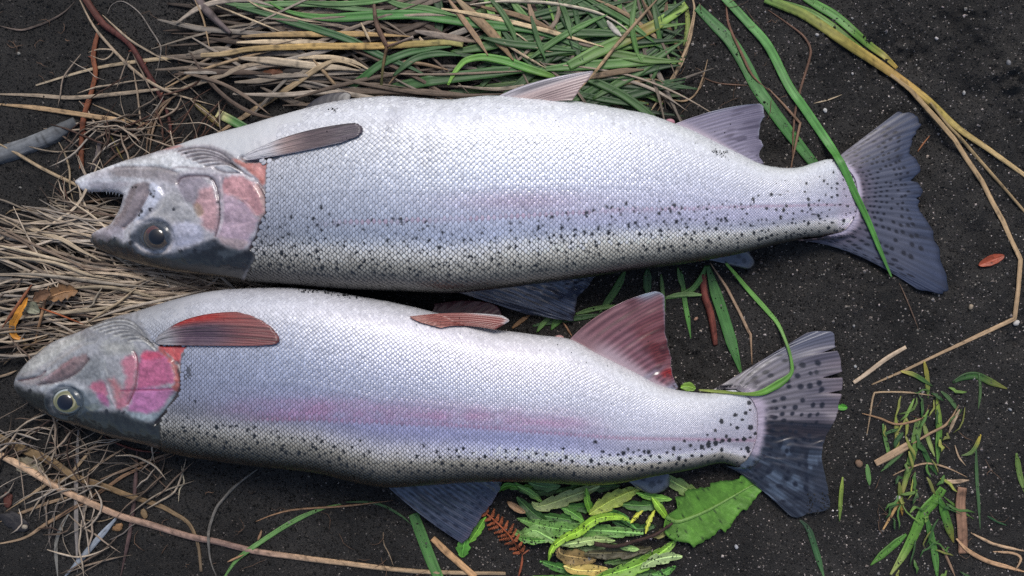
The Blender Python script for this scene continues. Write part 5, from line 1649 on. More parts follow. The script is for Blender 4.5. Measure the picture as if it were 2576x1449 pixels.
dry('pale arched straw right of the bark chip', [(750,146),(833,144),(895,158),(935,180)], 11, PALE)
dry('short straw slanting down to the belly fin', [(788,150),(833,202),(876,254)], 9, TAN)
dry('short pale stem hanging below the wide green blade', [(908,57),(933,108)], 7, PALE)
dry('kinked brown straw between two dark blades', [(1127,176),(1070,162),(1020,155),(1000,185),(970,222)], 9, (140,116,90), sharp=True)
dry('brown flat stem lying on the lower blades', [(1470,198),(1552,181),(1620,175)], 15, (116,98,78))
dry('thin stem arching under the pelvic fin', [(1460,221),(1552,213),(1640,200),(1668,208)], 9, TAN)
dry('thin wavy stem trailing out to the bare sand', [(1512,203),(1547,228),(1627,235),(1677,250),(1727,252),(1758,226),(1775,195)], 5, (146,124,98))
dry('tan upright stem with brown joint', [(1327,0),(1345,62),(1354,100),(1362,138)], 14, [(160,136,110),(120,98,84)])
dry('thin pale stem falling beside the tan upright stem', [(1272,77),(1302,87),(1352,122),(1392,131)], 4, PALE)
dry('brown flat stem from the top edge leading right', [(1210,17),(1270,30),(1327,47),(1407,82)], 13, (134,110,84))
dry('greyish brown broad straw ending in a break', [(1043,78),(1127,93),(1205,106)], 16, [(146,134,124),(126,108,90)])
dry('short broken pale straw stub', [(1055,93),(1072,118),(1090,146)], 10, (190,168,138))
dry('slanting stem at the right of the tuft, upper', [(1497,-2),(1577,37),(1652,95),(1704,142)], 10, TAN)
dry('short upright stem near the right of the tuft', [(1615,-2),(1642,50),(1660,97)], 9, BRN)
dry('bent brown stem inside the right side of the tuft', [(1677,-2),(1679,62),(1716,139)], 12, BRN)
blade('dark long blade running diagonally down from the top left', [(595,17),(658,32),(733,55),(808,77),(883,102),(958,140),(1033,170),(1085,198)], 18, [(56,104,64),(44,92,56),(40,84,52)])
blade('wide mid green blade sweeping across the top edge', [(678,5),(708,22),(758,37),(833,45),(933,40),(1033,37),(1108,46),(1220,62),(1327,74),(1400,94),(1464,122)], 23, [(72,140,62),(56,118,60),(60,122,62),(52,104,56)], taper=(0.1, 0.4))
dry('long tapering straw that turns orange, over the dark diagonal blade', [(90,215),(250,170),(430,145),(560,136),(633,123),(783,117),(933,116),(1058,110),(1127,107),(1165,113)], [4,8,10,12,14,17,17,14], [(174,158,134),(168,150,122),(164,144,112),(178,148,92),(180,148,90),(142,140,84)])
blade('long dark blade arching up from the belly to the orange straw', [(833,262),(870,230),(908,200),(958,162),(1020,135),(1080,123),(1135,117)], 18, [(62,120,66),(48,96,58),(56,104,60)])
dry('long kinked straw in front of the belly fin', [(545,337),(600,302),(658,265),(733,217),(808,167),(850,153),(908,172)], 14, [(150,126,98),(166,144,112),(176,156,126)])
blade('very broad dark blade lying along the belly', [(890,254),(983,225),(1058,207),(1127,197),(1250,181),(1330,174),(1400,168)], 27, [(48,90,52),(52,96,58),(60,106,62)])
blade('mid green broad blade ending ragged at the right side', [(1352,176),(1452,166),(1552,160),(1652,152),(1702,157)], 24, [(72,124,68),(80,132,76),(92,136,74)], taper=(0.3, 0.85))
blade('thick pale green blade with brown patch, rising to the right', [(1430,166),(1502,130),(1577,97),(1640,68),(1680,44),(1727,12)], [22,30,31,30,26,20], [(76,128,70),(98,144,88),(96,146,84),(146,126,74),(112,160,80),(120,158,80)])
blade('bright hooked blade with pale tip hanging down', [(1127,214),(1142,185),(1158,164),(1172,152),(1200,145),(1227,145),(1277,155),(1327,172),(1402,196)], [5,11,15,18,20,21,20,17,8], [(110,170,80),(84,146,66),(70,136,62),(92,142,62)])
dry('tan stem falling from the top edge onto dark blades', [(1127,-4),(1164,47),(1202,100),(1228,140)], 13, (158,130,102))
dry('thick mottled brown stem falling from the top edge', [(1148,-4),(1190,37),(1240,87),(1292,152)], 22, [(172,150,118),(150,124,94),(136,112,82)])
dry('thin stem continuing from the mottled brown stem', [(1252,95),(1302,130),(1374,172)], 7, PALE)
dry('long smooth pale straw slanting across the tuft', [(1110,22),(1202,37),(1327,65),(1427,92),(1519,118)], 11, (204,180,142))
dry('long white arched stem over the tuft', [(1182,12),(1240,5),(1302,3),(1402,10),(1502,32),(1565,65),(1604,102)], 8, (196,184,162))
dry('frayed white scrap of straw', [(1527,52),(1545,74),(1565,93)], 13, (190,184,172))
dry('outer pale stem curving down the right side of the tuft', [(1742,-4),(1746,37),(1722,137),(1690,200),(1629,291)], 10, (178,154,122))
dry('inner pale stem curving down the right side of the tuft', [(1749,30),(1735,100),(1712,155),(1677,237),(1647,293)], 8, (164,140,110))
blade('cut blade stub with torn white end at the fish throat', [(546,284),(583,303),(625,326)], 22, [(190,196,170),(64,116,66),(50,104,58)], taper=(1, 0.9))
blade('olive dead blade beside the cut stub', [(485,255),(525,290),(557,322)], 14, [(112,106,64),(122,112,66)])
lay('twig', 'twig', 'wood', None, 'knotty brown thorn twig hanging from the top edge', [(940,-4),(945,50),(958,85),(973,117)], [8,11,13,11], [(110,90,76),(96,74,62)], 'wood')
lay('twig', 'twig', 'wood', None, 'thin green-brown twig end below the knotty twig', [(973,117),(964,165),(958,226)], [9,7,8], [(110,84,64),(84,92,52)], 'wood')
lay('twig', 'twig', 'wood', None, 'short side twig ending in dried bud', [(973,117),(1000,108),(1040,93)], [7,5,9], [(100,72,60),(140,128,118)], 'wood')
dry('long dry stem leaning over the pelvic fin', [(1655,-4),(1602,55),(1552,112),(1502,175),(1455,228)], 9, [(140,118,94),(160,136,106),(150,126,98)], over=True, group=None)

MORE = [
 ([(960,-6),(1010,14),(1075,22),(1150,40)], 15, (70,120,68), 'green blade at the top edge above the wide blade'),
 ([(1230,-6),(1262,30),(1290,80),(1300,120)], 14, (60,104,58), 'green blade dropping between the two falling stems'),
 ([(1215,95),(1290,110),(1380,118),(1450,128)], 18, (54,96,56), 'dark blade crossing behind the long smooth straw'),
 ([(1330,150),(1400,100),(1470,62),(1530,36)], 15, (72,124,68), 'blade rising to the right behind the thick pale blade'),
 ([(1470,-6),(1520,22),(1580,56),(1650,110)], 14, (62,110,60), 'blade slanting down through the right of the tuft'),
 ([(1600,-6),(1590,60),(1602,130),(1620,160)], 13, (70,120,60), 'upright blade in the right half of the tuft'),
 ([(1640,-6),(1650,50),(1662,110),(1668,150)], 11, (60,106,56), 'upright blade near the right side of the tuft'),
 ([(1404,-6),(1424,40),(1438,96)], 13, (58,104,56), 'leaning blade in the middle of the tuft'),
 ([(1336,40),(1350,90),(1372,150)], 12, (54,100,56), 'leaning blade left of the middle of the tuft'),
 ([(1480,225),(1540,222),(1610,232),(1668,262)], 16, (70,112,56), 'blade behind the thin wavy stem below the tuft'),
 ([(1540,270),(1600,272),(1655,286)], 12, (60,96,52), 'short blade end close to the belly below the tuft'),
 ([(1660,160),(1640,200),(1610,240)], 8, (58,100,56), 'narrow blade slanting down to the belly'),
 ([(990,190),(1040,150),(1100,135),(1160,140)], 16, (48,92,54), 'dark blade arching right of the kinked brown straw'),
 ([(760,6),(850,10),(940,4),(1000,-6)], 13, (74,122,76), 'green blade end along the top edge'),
]
for pts, w, c, lab in MORE: blade(lab, pts, w, [tuple(np.array(c) * 0.85), c, tuple(np.array(c) * 1.1)])
# --- bark chip
def chip(name, cat, label, x, y, rx, ry, rz, col, rot, seed, mat='wood', rough=0.5, group=None, zo=0.0):
    rz = rz * 0.7; rough = min(0.9, rough * 1.4)
    z = float(seen_z(HG, x, y)) + zo; X, Y = place(x, y, z)
    return obj(name, rock_mesh(name, X, Y, z + rz * 0.4, rx, ry, rz, col, rot, seed, n=12, rough=rough), M[mat], label=label, cat=cat, group=group, origin=(X, Y, z))
chip('bark_chip', 'bark', 'orange-brown rotten bark chip in the dark gap under the straw', 688, 188, 24, 13, 7, (92,60,44), -0.1, 2, zo=-7)
chip('bark_chip', 'bark', 'charred grey wood end beside the orange bark chip', 745, 176, 38, 11, 8, (52,47,44), -0.15, 5, zo=-7)

# --- left: branch, brambles and stems
lay('branch', 'branch', 'wood', None, 'thick smooth grey branch half buried at the left edge', [(-30,402),(0,392),(60,370),(130,341),(192,306)], [44,47,44,43,30], [(88,90,92),(116,119,122),(80,82,84)], 'wood', step=5, zoff=-9)
def thorny(label, pts, w, cols, thorns, name='bramble_stem'):
    o, g = lay(name, 'bramble', 'wood', 'thorny bramble stems at the upper left', label, pts, w, cols, 'wood', zoff=3, step=5)
    X, Y, z, nx, ny, ww = g
    for k, (f, sgn) in enumerate(thorns):
        i = int(f * (len(X) - 1)); r = ww[i] / 2
        n = 6; th = np.arange(n) / n * 2 * np.pi
        d = np.array([nx[i] * sgn, ny[i] * sgn, 0.25]); d /= np.linalg.norm(d)
        t = np.array([-ny[i], nx[i], 0.0])
        u = np.cross(d, t)
        b = np.array([X[i], Y[i], z[i]]) + d * r * 0.6
        ring = b + (np.cos(th)[:, None] * t * 4.2 + np.sin(th)[:, None] * u * 2.4)
        ring2 = b + d * 4 + (np.cos(th)[:, None] * t * 1.8 + np.sin(th)[:, None] * u * 1.2) + t * 1.0
        tip = b + d * 10 + t * 3.5
        V = np.concatenate([ring, ring2, tip[None]])
        Q = [(a, (a + 1) % n, n + (a + 1) % n, n + a) for a in range(n)]
        T = [(n + a, n + (a + 1) % n, 2 * n) for a in range(n)]
        C = np.repeat(lin([(120, 70, 56)]), len(V), 0)
        child('thorn', mesh_np('thorn', Wd(V), Q, T, C), M['wood'], o)
thorny('dark red bramble stem running from the top edge down to the fish jaw', [(212,-6),(260,60),(320,105),(360,165),(395,225),(420,280),(428,320),(432,362)], [17,17,16,15,13,11,9,6],
       [(92,58,50),(84,46,42),(78,42,38),(70,42,38)], [(0.18,1),(0.3,-1),(0.42,1),(0.52,-1),(0.6,1),(0.72,-1),(0.8,1),(0.9,-1),(0.94,1)])
thorny('orange-brown bramble stem standing below the dark red one', [(247,82),(238,120),(235,150),(240,185),(228,240),(216,275),(208,310),(205,365),(205,425)], [11,13,13,12,14,14,13,14,12],
       [(122,74,54),(134,82,56),(116,68,48),(128,78,54)], [(0.2,1),(0.36,-1),(0.55,1),(0.75,-1),(0.9,1)])
for lab, pts, w, c in [
    ('long flat straw at left, upper of two parallel', [(-10,237),(90,240),(180,246),(300,236),(400,225),(470,222)], 10, (150,134,114)),
    ('long flat straw at left, lower of two parallel', [(-10,262),(80,270),(150,280),(250,295),(330,306),(410,318)], 12, (166,138,104)),
    ('straw stem pointing at the lower jaw tip', [(-10,358),(40,385),(90,415),(140,441),(192,466),(250,500)], 9, (160,140,112)),
    ('long pale stem falling across both brambles', [(198,-6),(235,65),(280,120),(335,175),(390,214),(450,240),(550,268)], 8, (160,142,120)),
    ('straight thin straw beside the dark red bramble', [(258,38),(320,95),(375,130),(430,158)], 6, (160,144,122)),
    ('fine arched fibre above the dark red bramble', [(270,36),(282,12),(310,4),(350,32),(380,76),(398,104),(405,130),(390,200)], 3.5, (130,122,114)),
    ('grey-brown root curving in the top left corner', [(-6,64),(50,76),(90,66),(130,50),(165,28),(188,4)], 6, (96,84,76)),
    ('thin straw crossing below the long tapering straw', [(195,235),(240,220),(280,214),(330,205),(378,200)], 5, (160,144,124)),
    ('thin upright fibre left of the throat', [(335,175),(345,230),(352,290),(361,352)], 5, (146,128,108)),
    ('bundle stem curving down in front of the throat', [(450,236),(410,262),(390,290),(374,335),(367,390)], 8, (126,104,84)),
    ('second curved stem in front of the throat', [(430,250),(402,285),(384,330),(376,385)], 6, (140,118,96)),
    ('tan stem from the bramble joint to the mat', [(232,262),(280,282),(330,305),(380,330)], 5, (140,122,98)),
    ('thin stem across the bare sand left of the mouth', [(18,359),(60,365),(110,378),(160,382),(232,372)], 4, (140,126,108)),
    ('pale kinked stem beside the orange bramble', [(148,358),(165,392),(175,430),(176,470),(186,512)], 5, (156,138,112)),
    ('loop of pale fibre round the orange bramble', [(222,132),(250,124),(285,128),(262,150),(225,138)], 4, (166,148,126)),
    ('brown stem right of the orange bramble base', [(258,420),(290,392),(330,368),(362,336)], 6, (96,74,60)),
    ('yellow-green thin stem above the jaw', [(262,312),(280,345),(300,385),(316,412)], 4, (118,106,58)),
    ('short pale stem below the jaw tip', [(120,520),(150,500),(175,482),(200,486)], 4, (150,136,112)),
    ('tan stem running back from inside the mouth', [(218,486),(250,510),(285,540),(300,560)], 6, (130,108,84)),
    ('stem curving under the open mouth', [(150,545),(200,515),(240,505),(280,500),(306,512)], 7, (118,98,80)),
]:
    dry(lab, pts, w, c, LFT)
lay('twig', 'twig', 'wood', None, 'grey broken stub standing above the lower jaw', [(252,356),(245,390),(236,428)], [13,12,9], (92,84,84), 'wood')
for lab, pts, w, c in [
    ('broad pale straw on the mat under the snout', [(-10,555),(60,570),(150,600),(200,628),(255,656)], 11, (182,164,138)),
    ('top straw of the mat curling at its left end', [(14,540),(34,528),(70,530),(150,552),(220,558),(282,556)], 8, (140,122,98)),
    ('pale straw on the mat below the broad one', [(-10,616),(60,632),(130,650),(205,668)], 9, (176,160,136)),
    ('straw on the mat bending under the head', [(-10,648),(60,650),(140,662),(220,690),(300,705)], 9, (170,154,130)),
    ('grey straw low on the mat', [(-10,690),(80,690),(180,700),(300,716),(400,722)], 9, (146,136,122)),
    ('thick straw under the chin of the big fish', [(170,726),(260,722),(340,735),(420,760)], 9, (150,136,114)),
    ('long pale straw at the bottom of the mat', [(60,800),(140,790),(240,778),(340,760)], 8, (160,146,124)),
    ('pale straw on the mat beside the yellow leaf', [(-10,835),(50,858),(96,886)], 9, (150,130,100)),
    ('straw crossing down from the mat to the small fish', [(345,722),(300,760),(260,785),(215,815)], 6, (170,152,126)),
    ('upright tan stem beside the yellow leaf', [(122,720),(110,770),(98,820),(84,878)], 7, (160,124,92)),
    ('short straw at the snout of the small fish', [(-10,950),(20,942),(42,932)], 7, (150,130,108)),
    ('knotted grey root above the small fish head', [(258,722),(240,750),(232,768),(202,776)], 5, (150,140,124)),
    ('straw pointing down at the left edge', [(8,918),(40,890),(88,862),(130,840)], 7, (130,108,82)),
]:
    dry(lab, pts, w, c, 'straws on top of the combed mat at left', zoff=3)
lay('dry_stem', 'dry stem', 'wood', None, 'thick orange-brown stem leaning at the left edge', [(80,716),(50,760),(26,795),(4,826)], 9, (132,84,60), 'wood', zoff=4)
lay('dry_stem', 'dry stem', 'wood', None, 'thin orange stem beside the grey leaf', [(98,774),(150,792),(215,818)], 4.5, (150,84,52), 'wood', zoff=4)

# --- lower left
for lab, pts, w, c, st in [
    ('dark purple-brown upright stem below the gill cover', [(345,1130),(342,1199),(337,1262),(327,1337),(317,1387),(302,1456)], 11, (88,70,68), 'wood'),
    ('grey upright stem left of the crossing', [(197,1080),(192,1212),(192,1312),(195,1440)], 11, (128,122,118), 'flat'),
    ('second grey upright stem beside it', [(208,1180),(212,1262),(207,1340)], 8, (112,104,98), 'flat'),
    ('arched grey stem at the lower left', [(178,1284),(155,1324),(141,1374),(146,1456)], 9, (120,118,112), 'flat'),
    ('short drooping grey stem under the grey leaf', [(104,1228),(112,1270),(122,1304)], 6, (112,106,100), 'flat'),
    ('slim stem drooping between the two grey ones', [(150,1262),(134,1300),(124,1345),(128,1380)], 5, (104,96,90), 'flat'),
    ('blue-grey split stem slanting down to the left', [(294,1302),(250,1352),(207,1402),(160,1454)], 15, (142,150,160), 'flat'),
    ('tan stem from the head down to the left edge', [(257,1095),(212,1152),(165,1202),(125,1214),(75,1247),(15,1286)], 8, (154,132,104), 'flat'),
    ('lower tan stem running to the left edge', [(187,1247),(125,1264),(60,1288),(-8,1316)], 8, (140,118,94), 'flat'),
    ('brown stem rising from the left edge to the fish back', [(-8,1369),(62,1353),(112,1321),(175,1284),(220,1258),(275,1222),(325,1190),(440,1144)], 9, [(160,138,112),(122,94,70),(130,104,82)], 'flat'),
    ('upper stem of the pair reaching the fish back', [(252,1206),(310,1184),(370,1160),(448,1134)], 7, (128,108,90), 'flat'),
    ('thin pale stem behind the pair', [(220,1190),(260,1160),(320,1124)], 5, (146,126,104), 'flat'),
    ('reddish arched rootlet under the gill cover', [(262,1097),(300,1118),(345,1132),(405,1140)], 5, (104,62,54), 'wood'),
    ('white forked rootlet hanging on the bare sand', [(457,1172),(460,1196),(463,1214),(452,1232),(449,1265)], 4, (180,168,144), 'stem'),
    ('thin tan fibres in a flat loop under the main stem', [(215,1308),(250,1312),(280,1304),(300,1296)], 3, (146,128,104), 'stem'),
    ('olive-brown thick stem sweeping down from the left edge', [(-8,1098),(50,1127),(125,1159),(187,1199),(250,1219),(325,1247),(400,1272),(435,1290),(470,1312),(488,1340),(500,1380),(506,1438)], [19,21,21,20,17,15,13,13,11,9,8,7], [(132,110,78),(126,104,74),(116,94,66),(120,100,74),(112,96,76)], 'flat'),
    ('long pinkish tan main stem running from the left edge to the bottom', [(-8,1140),(75,1184),(150,1229),(225,1264),(300,1297),(375,1319),(475,1349),(550,1364),(644,1387),(750,1402),(844,1414),(1044,1437),(1272,1443)], [18,19,18,17,17,16,16,15,14,13,12,11,9], [(196,166,136),(188,156,128),(150,124,110),(144,118,108),(190,160,128),(170,146,116),(160,138,110)], 'stem'),
    ('curved grey root right of the main stem end', [(648,1180),(620,1200),(587,1227),(560,1258),(545,1277),(532,1310),(525,1337),(525,1370),(528,1402),(536,1430),(548,1456)], 8, (110,106,100), 'stem'),
]:
    lay('dry_stem' if 'root' not in lab else 'root', 'dry stem' if 'root' not in lab else 'root', 'wood' if st in ('wood', 'stem') else 'straw', LOW, lab, pts, w, c, st)
chip('seed', 'seed', 'flat brown seed lying under the olive-brown stem', 363, 1292, 8, 14, 4, (120,100,72), -0.35, 9, 'stone', 0.1)
chip('wood_chip', 'wood chip', 'yellow-brown chip under the blue-grey split stem', 296, 1327, 14, 8, 5, (138,106,74), -0.3, 11)
chip('dirt_clod', 'dirt clod', 'dark gritty clod with pale stone at the left edge', 40, 1312, 34, 20, 10, (44,42,44), 0.5, 12, 'stone')
chip('dead_leaf', 'dead leaf', 'red-brown shrivelled leaf at the left edge', 19, 1256, 12, 17, 5, (88,52,44), 0.1, 14)

# --- centre bottom
blade('thin blade arching on the sand, left of the dorsal fin', [(562,1456),(590,1415),(620,1388),(700,1334),(760,1300),(819,1277),(860,1268)], 12, [(90,146,90),(92,146,92),(84,134,84)], None)
blade('thin dark blade end arching under the dorsal fin', [(870,1263),(920,1263),(964,1272),(1010,1298),(1046,1330)], 6, GD, None)
dry('thin brown stem over the two arching blades', [(644,1312),(690,1294),(744,1282),(869,1273),(989,1259)], 5, (150,118,90), None)
blade('wide green blade under the dorsal fin of the small fish', [(1040,1292),(1062,1350),(1085,1410),(1106,1458)], 28, [(66,122,70),(74,130,76)], None, taper=(0.9, 0.9))
lay('wood_sliver', 'wood sliver', 'straw', None, 'tan split wood sliver at the bottom edge', [(1088,1354),(1130,1394),(1196,1452)], 17, (190,150,108), 'flat', taper=(0.9, 1))
lay('root', 'root', 'straw', None, 'fine pale root on the sand left of the wide green blade', [(964,1339),(966,1368),(978,1392),(990,1424)], 3, (140,122,100), 'stem')
dry('short tan stem crossing the thin arching blade', [(572,1414),(592,1405),(614,1395)], 6, (178,140,106), None)
dry('small tan stick in the sand above the main stem', [(648,1360),(655,1345),(658,1333)], 7, (140,110,84), None)

# --- gap between the fish and right of them
lay('twig', 'twig', 'wood', None, 'dark red peeling twig between the two fish', [(1768,690),(1772,740),(1788,792),(1800,868)], [16,19,19,12], [(110,60,52),(122,66,56),(112,62,52)], 'wood')
for lab, pts, w, c in [
    ('green blade beside the dark red twig reaching the small tail', [(1780,668),(1798,730),(1818,790),(1842,868),(1866,944)], 28, [(62,118,66),(66,126,72),(60,116,66)]),
    ('pointed blade hanging left of the dark red twig', [(1714,680),(1722,754),(1730,800),(1738,852)], 12, [(80,140,76),(70,132,66)]),
    ('ribbon blade folding back toward the big anal fin', [(1776,668),(1760,705),(1730,735),(1673,752)], 14, [(66,124,68),(96,150,88)]),
    ('ribbon blade crossing under the folded one', [(1765,742),(1720,740),(1672,748)], 12, (104,150,100)),
    ('blade hanging behind the white fin tip', [(1663,690),(1667,735),(1672,790)], 10, GR),
    ('upright blade under the big fish, middle', [(1629,676),(1628,724),(1630,745)], 20, GD),
    ('slanting blade right of the dorsal fin', [(1572,682),(1548,730),(1508,786)], 18, [(70,124,70),(60,112,62)]),
    ('thin upright blade below the big fish belly', [(1705,672),(1709,700),(1716,724)], 8, GR),
    ('pale blade below the dorsal fin tip', [(1448,790),(1500,776),(1560,768)], 12, (92,138,86)),
    ('dark blade across the gap under the dorsal fin', [(1340,820),(1400,808),(1480,796),(1530,790)], 14, GD),
    ('short broad blade between dorsal fin and small fish', [(1440,770),(1412,794),(1386,830)], 20, (74,126,66)),
    ('narrow blade beside the short broad one', [(1392,790),(1368,812),(1350,836)], 12, GR),
]:
    blade(lab, pts, w, c, GAP)
dry('tan stem end poking out above the small fish belly', [(1288,826),(1310,808),(1334,792)], 11, (150,116,84), GAP)
dry('thin tan stem beside the vent of the small fish', [(1416,810),(1428,828),(1440,848)], 5, (160,122,94), GAP)
dry('jointed straw reaching the small tail', [(1786,660),(1828,724),(1860,785),(1883,834),(1888,842),(1892,918)], 8, [(160,132,106),(168,142,116),(158,128,100)], GAP, sharp=True)
blade('long blade standing left of the big fish tail', [(1753,18),(1790,55),(1838,105),(1875,165),(1903,220),(1932,262),(1980,328),(2050,416)], [20,28,31,31,30,29,27,24], [(60,112,70),(68,122,78),(62,122,70),(56,118,62)], 'long blades right of the upper fish')
dry('brown looping stem behind the long blades, outer', [(1932,25),(1982,60),(2020,90),(2038,120),(2036,150),(2012,230),(1998,300),(1992,428)], 6, (112,84,68), 'brown stems near the big tail')
dry('brown kinked stem behind the long blades, inner', [(1932,222),(1970,262),(2013,310),(2000,370),(1988,428)], 7, (134,106,84), 'brown stems near the big tail', sharp=True)
dry('thin brown stem following the long blade', [(1826,-4),(1833,60),(1863,130),(1893,190),(1935,228)], 7, (124,90,72), 'brown stems near the big tail')
dry('thin horizontal root across the sand above the big anal fin', [(1768,195),(1810,210),(1883,215)], 4, (110,84,68), 'brown stems near the big tail')
dry('thin curved root near the tuft corner', [(1780,150),(1768,195),(1750,236),(1720,255),(1673,246)], 4.5, (150,126,98), 'brown stems near the big tail')
dry('small lone straw above the big tail', [(2047,260),(2082,252),(2118,238)], 3.5, PALE, 'brown stems near the big tail')
dry('tiny orange straw at the edge of the big tail', [(2308,382),(2322,362),(2340,340)], 4, (160,106,72), 'brown stems near the big tail')
blade('green blade of the bundle at the top right', [(2024,-6),(2060,16),(2107,45),(2182,110),(2225,142),(2256,172)], [18,22,22,20,17,9], [(78,142,70),(72,136,66),(92,140,66),(170,150,80)], 'blade bundle at the top right')
blade('second green blade tucked behind the bundle', [(1925,-6),(1990,14),(2050,36),(2120,84),(2170,120)], 15, [(70,122,60),(90,130,60)], 'blade bundle at the top right')
dry('long blade turning from green to straw across the top right', [(1925,-4),(1975,16),(2032,42),(2132,110),(2232,176),(2332,250),(2407,320),(2490,378),(2582,444)], [22,24,25,24,20,17,15,12,10], [(96,130,62),(130,134,66),(158,142,72),(182,146,82),(166,148,78),(186,160,108),(184,158,116)], 'blade bundle at the top right')
dry('slim straw leaving the bundle toward the right edge', [(2340,258),(2382,312),(2420,352),(2457,395),(2516,462),(2582,538)], [6,8,9,9,8,7], [(150,130,92),(158,134,100)], 'blade bundle at the top right')
dry('long straw bent twice down the right side', [(2240,188),(2290,226),(2357,300),(2400,350),(2432,400),(2470,456),(2497,510),(2523,556),(2542,600),(2567,652),(2562,724),(2552,802),(2462,844),(2372,886),(2282,929),(2192,968)], [8,11,12,12,12,12,12,11,11,11,11,10,8,7,6,3], [(160,136,98),(182,154,116),(180,152,116),(176,148,116),(160,136,106)], 'blade bundle at the top right', sharp=True)
dry('thin brown stem under the big tail tip', [(2262,712),(2282,756),(2312,832)], 3.5, (104,84,70), None)

# --- right side clippings
for lab, pts, w, c in [
    ('dark leaf of grass lying furthest right', [(2397,962),(2425,948),(2457,945),(2495,962),(2534,978)], 18, [(34,72,34),(44,88,40),(110,120,60)]),
    ('thin blade hanging from the dark leaf of grass', [(2463,940),(2466,985),(2461,1030)], 7, (62,96,64)),
    ('blade with yellow tip at the top of the clippings', [(2325,909),(2332,950),(2335,1002)], 11, [(150,150,70),(76,120,60)]),
    ('pale-tipped blade meeting the yellow-tipped one', [(2266,934),(2300,943),(2347,972)], 11, [(170,170,100),(60,104,50),(48,84,44)]),
    ('short dull blade right of the clippings', [(2367,984),(2390,1005),(2412,1038)], 10, (62,98,64)),
    ('narrow blade standing left in the clippings', [(2221,1066),(2228,1110),(2243,1168)], 10, GR),
    ('yellow-centred blade next to the narrow one', [(2253,1044),(2256,1090),(2257,1152)], 11, [(110,140,60),(140,150,90),(96,132,68)]),
    ('small curled green piece in the clippings', [(2272,1088),(2256,1108),(2250,1128)], 12, GD),
    ('dull blade slanting left in the clippings', [(2272,1138),(2246,1160),(2215,1187)], 9, (70,112,70)),
    ('straight bright blade in the middle of the clippings', [(2357,1002),(2362,1074),(2360,1120),(2358,1172)], 15, [(120,150,60),(80,134,62),(78,132,62)]),
    ('pale blade beside the straight bright one', [(2322,1058),(2330,1090),(2340,1120),(2352,1150)], 11, (122,150,96)),
    ('dark blade crossing below the pale one', [(2315,1113),(2335,1158),(2358,1196)], 12, (46,96,48)),
    ('long blade drying to straw toward its foot', [(2312,1054),(2304,1096),(2295,1140),(2277,1210),(2262,1260),(2245,1292),(2221,1333)], [20,21,19,14,9,7,4], [(96,136,84),(92,140,72),(104,144,76),(160,138,100),(166,142,108)]),
    ('short olive blade under the long drying one', [(2262,1213),(2266,1255),(2270,1297)], 12, [(96,112,48),(80,104,44),(140,110,50)]),
    ('lone short blade on the sand beside the seed', [(2181,1168),(2184,1195),(2188,1222)], 12, (84,136,84)),
    ('lone narrow blade right of the small tail', [(2120,1200),(2115,1250),(2112,1312)], 10, [(120,150,70),(86,124,62)]),
    ('largest bright blade of the clippings', [(2372,1228),(2350,1258),(2322,1290),(2298,1345),(2272,1395),(2240,1446)], [20,28,26,24,18,5], [(80,140,56),(84,146,58),(86,142,62),(140,160,104)]),
    ('broken blade left of the largest bright one', [(2280,1344),(2250,1368),(2222,1392),(2190,1422)], 18, [(70,132,54),(80,136,60)]),
    ('green blade leaving the bottom edge', [(2330,1298),(2342,1350),(2352,1400),(2358,1458)], 17, [(56,112,52),(72,128,66)]),
    ('green blade bending right with orange edge', [(2364,1252),(2378,1300),(2399,1366)], 21, [(58,118,46),(66,122,50),(110,110,50)]),
    ('thin green stalk running to the right', [(2375,1250),(2410,1278),(2450,1306)], 6, (70,112,52)),
    ('long thin dull blade at the right', [(2455,1122),(2457,1200),(2462,1270),(2466,1332)], 8, (60,98,68)),
    ('curved yellow-tipped blade at the right', [(2467,1093),(2455,1122),(2440,1140),(2418,1146)], 10, [(170,160,60),(88,124,70),(90,120,80)]),
    ('blade at the right edge', [(2557,1140),(2564,1190),(2578,1240)], 14, [(80,116,56),(96,130,80)]),
    ('dark green strip at the bottom near the small tail', [(2012,1308),(2034,1332),(2052,1385),(2074,1456)], 15, [(40,64,56),(52,98,68),(70,120,84)]),
    ('tiny dark strip right of the clippings', [(2484,1298),(2508,1312),(2534,1322)], 5, (40,84,56)),
]:
    blade(lab, pts, w, c, CLP)
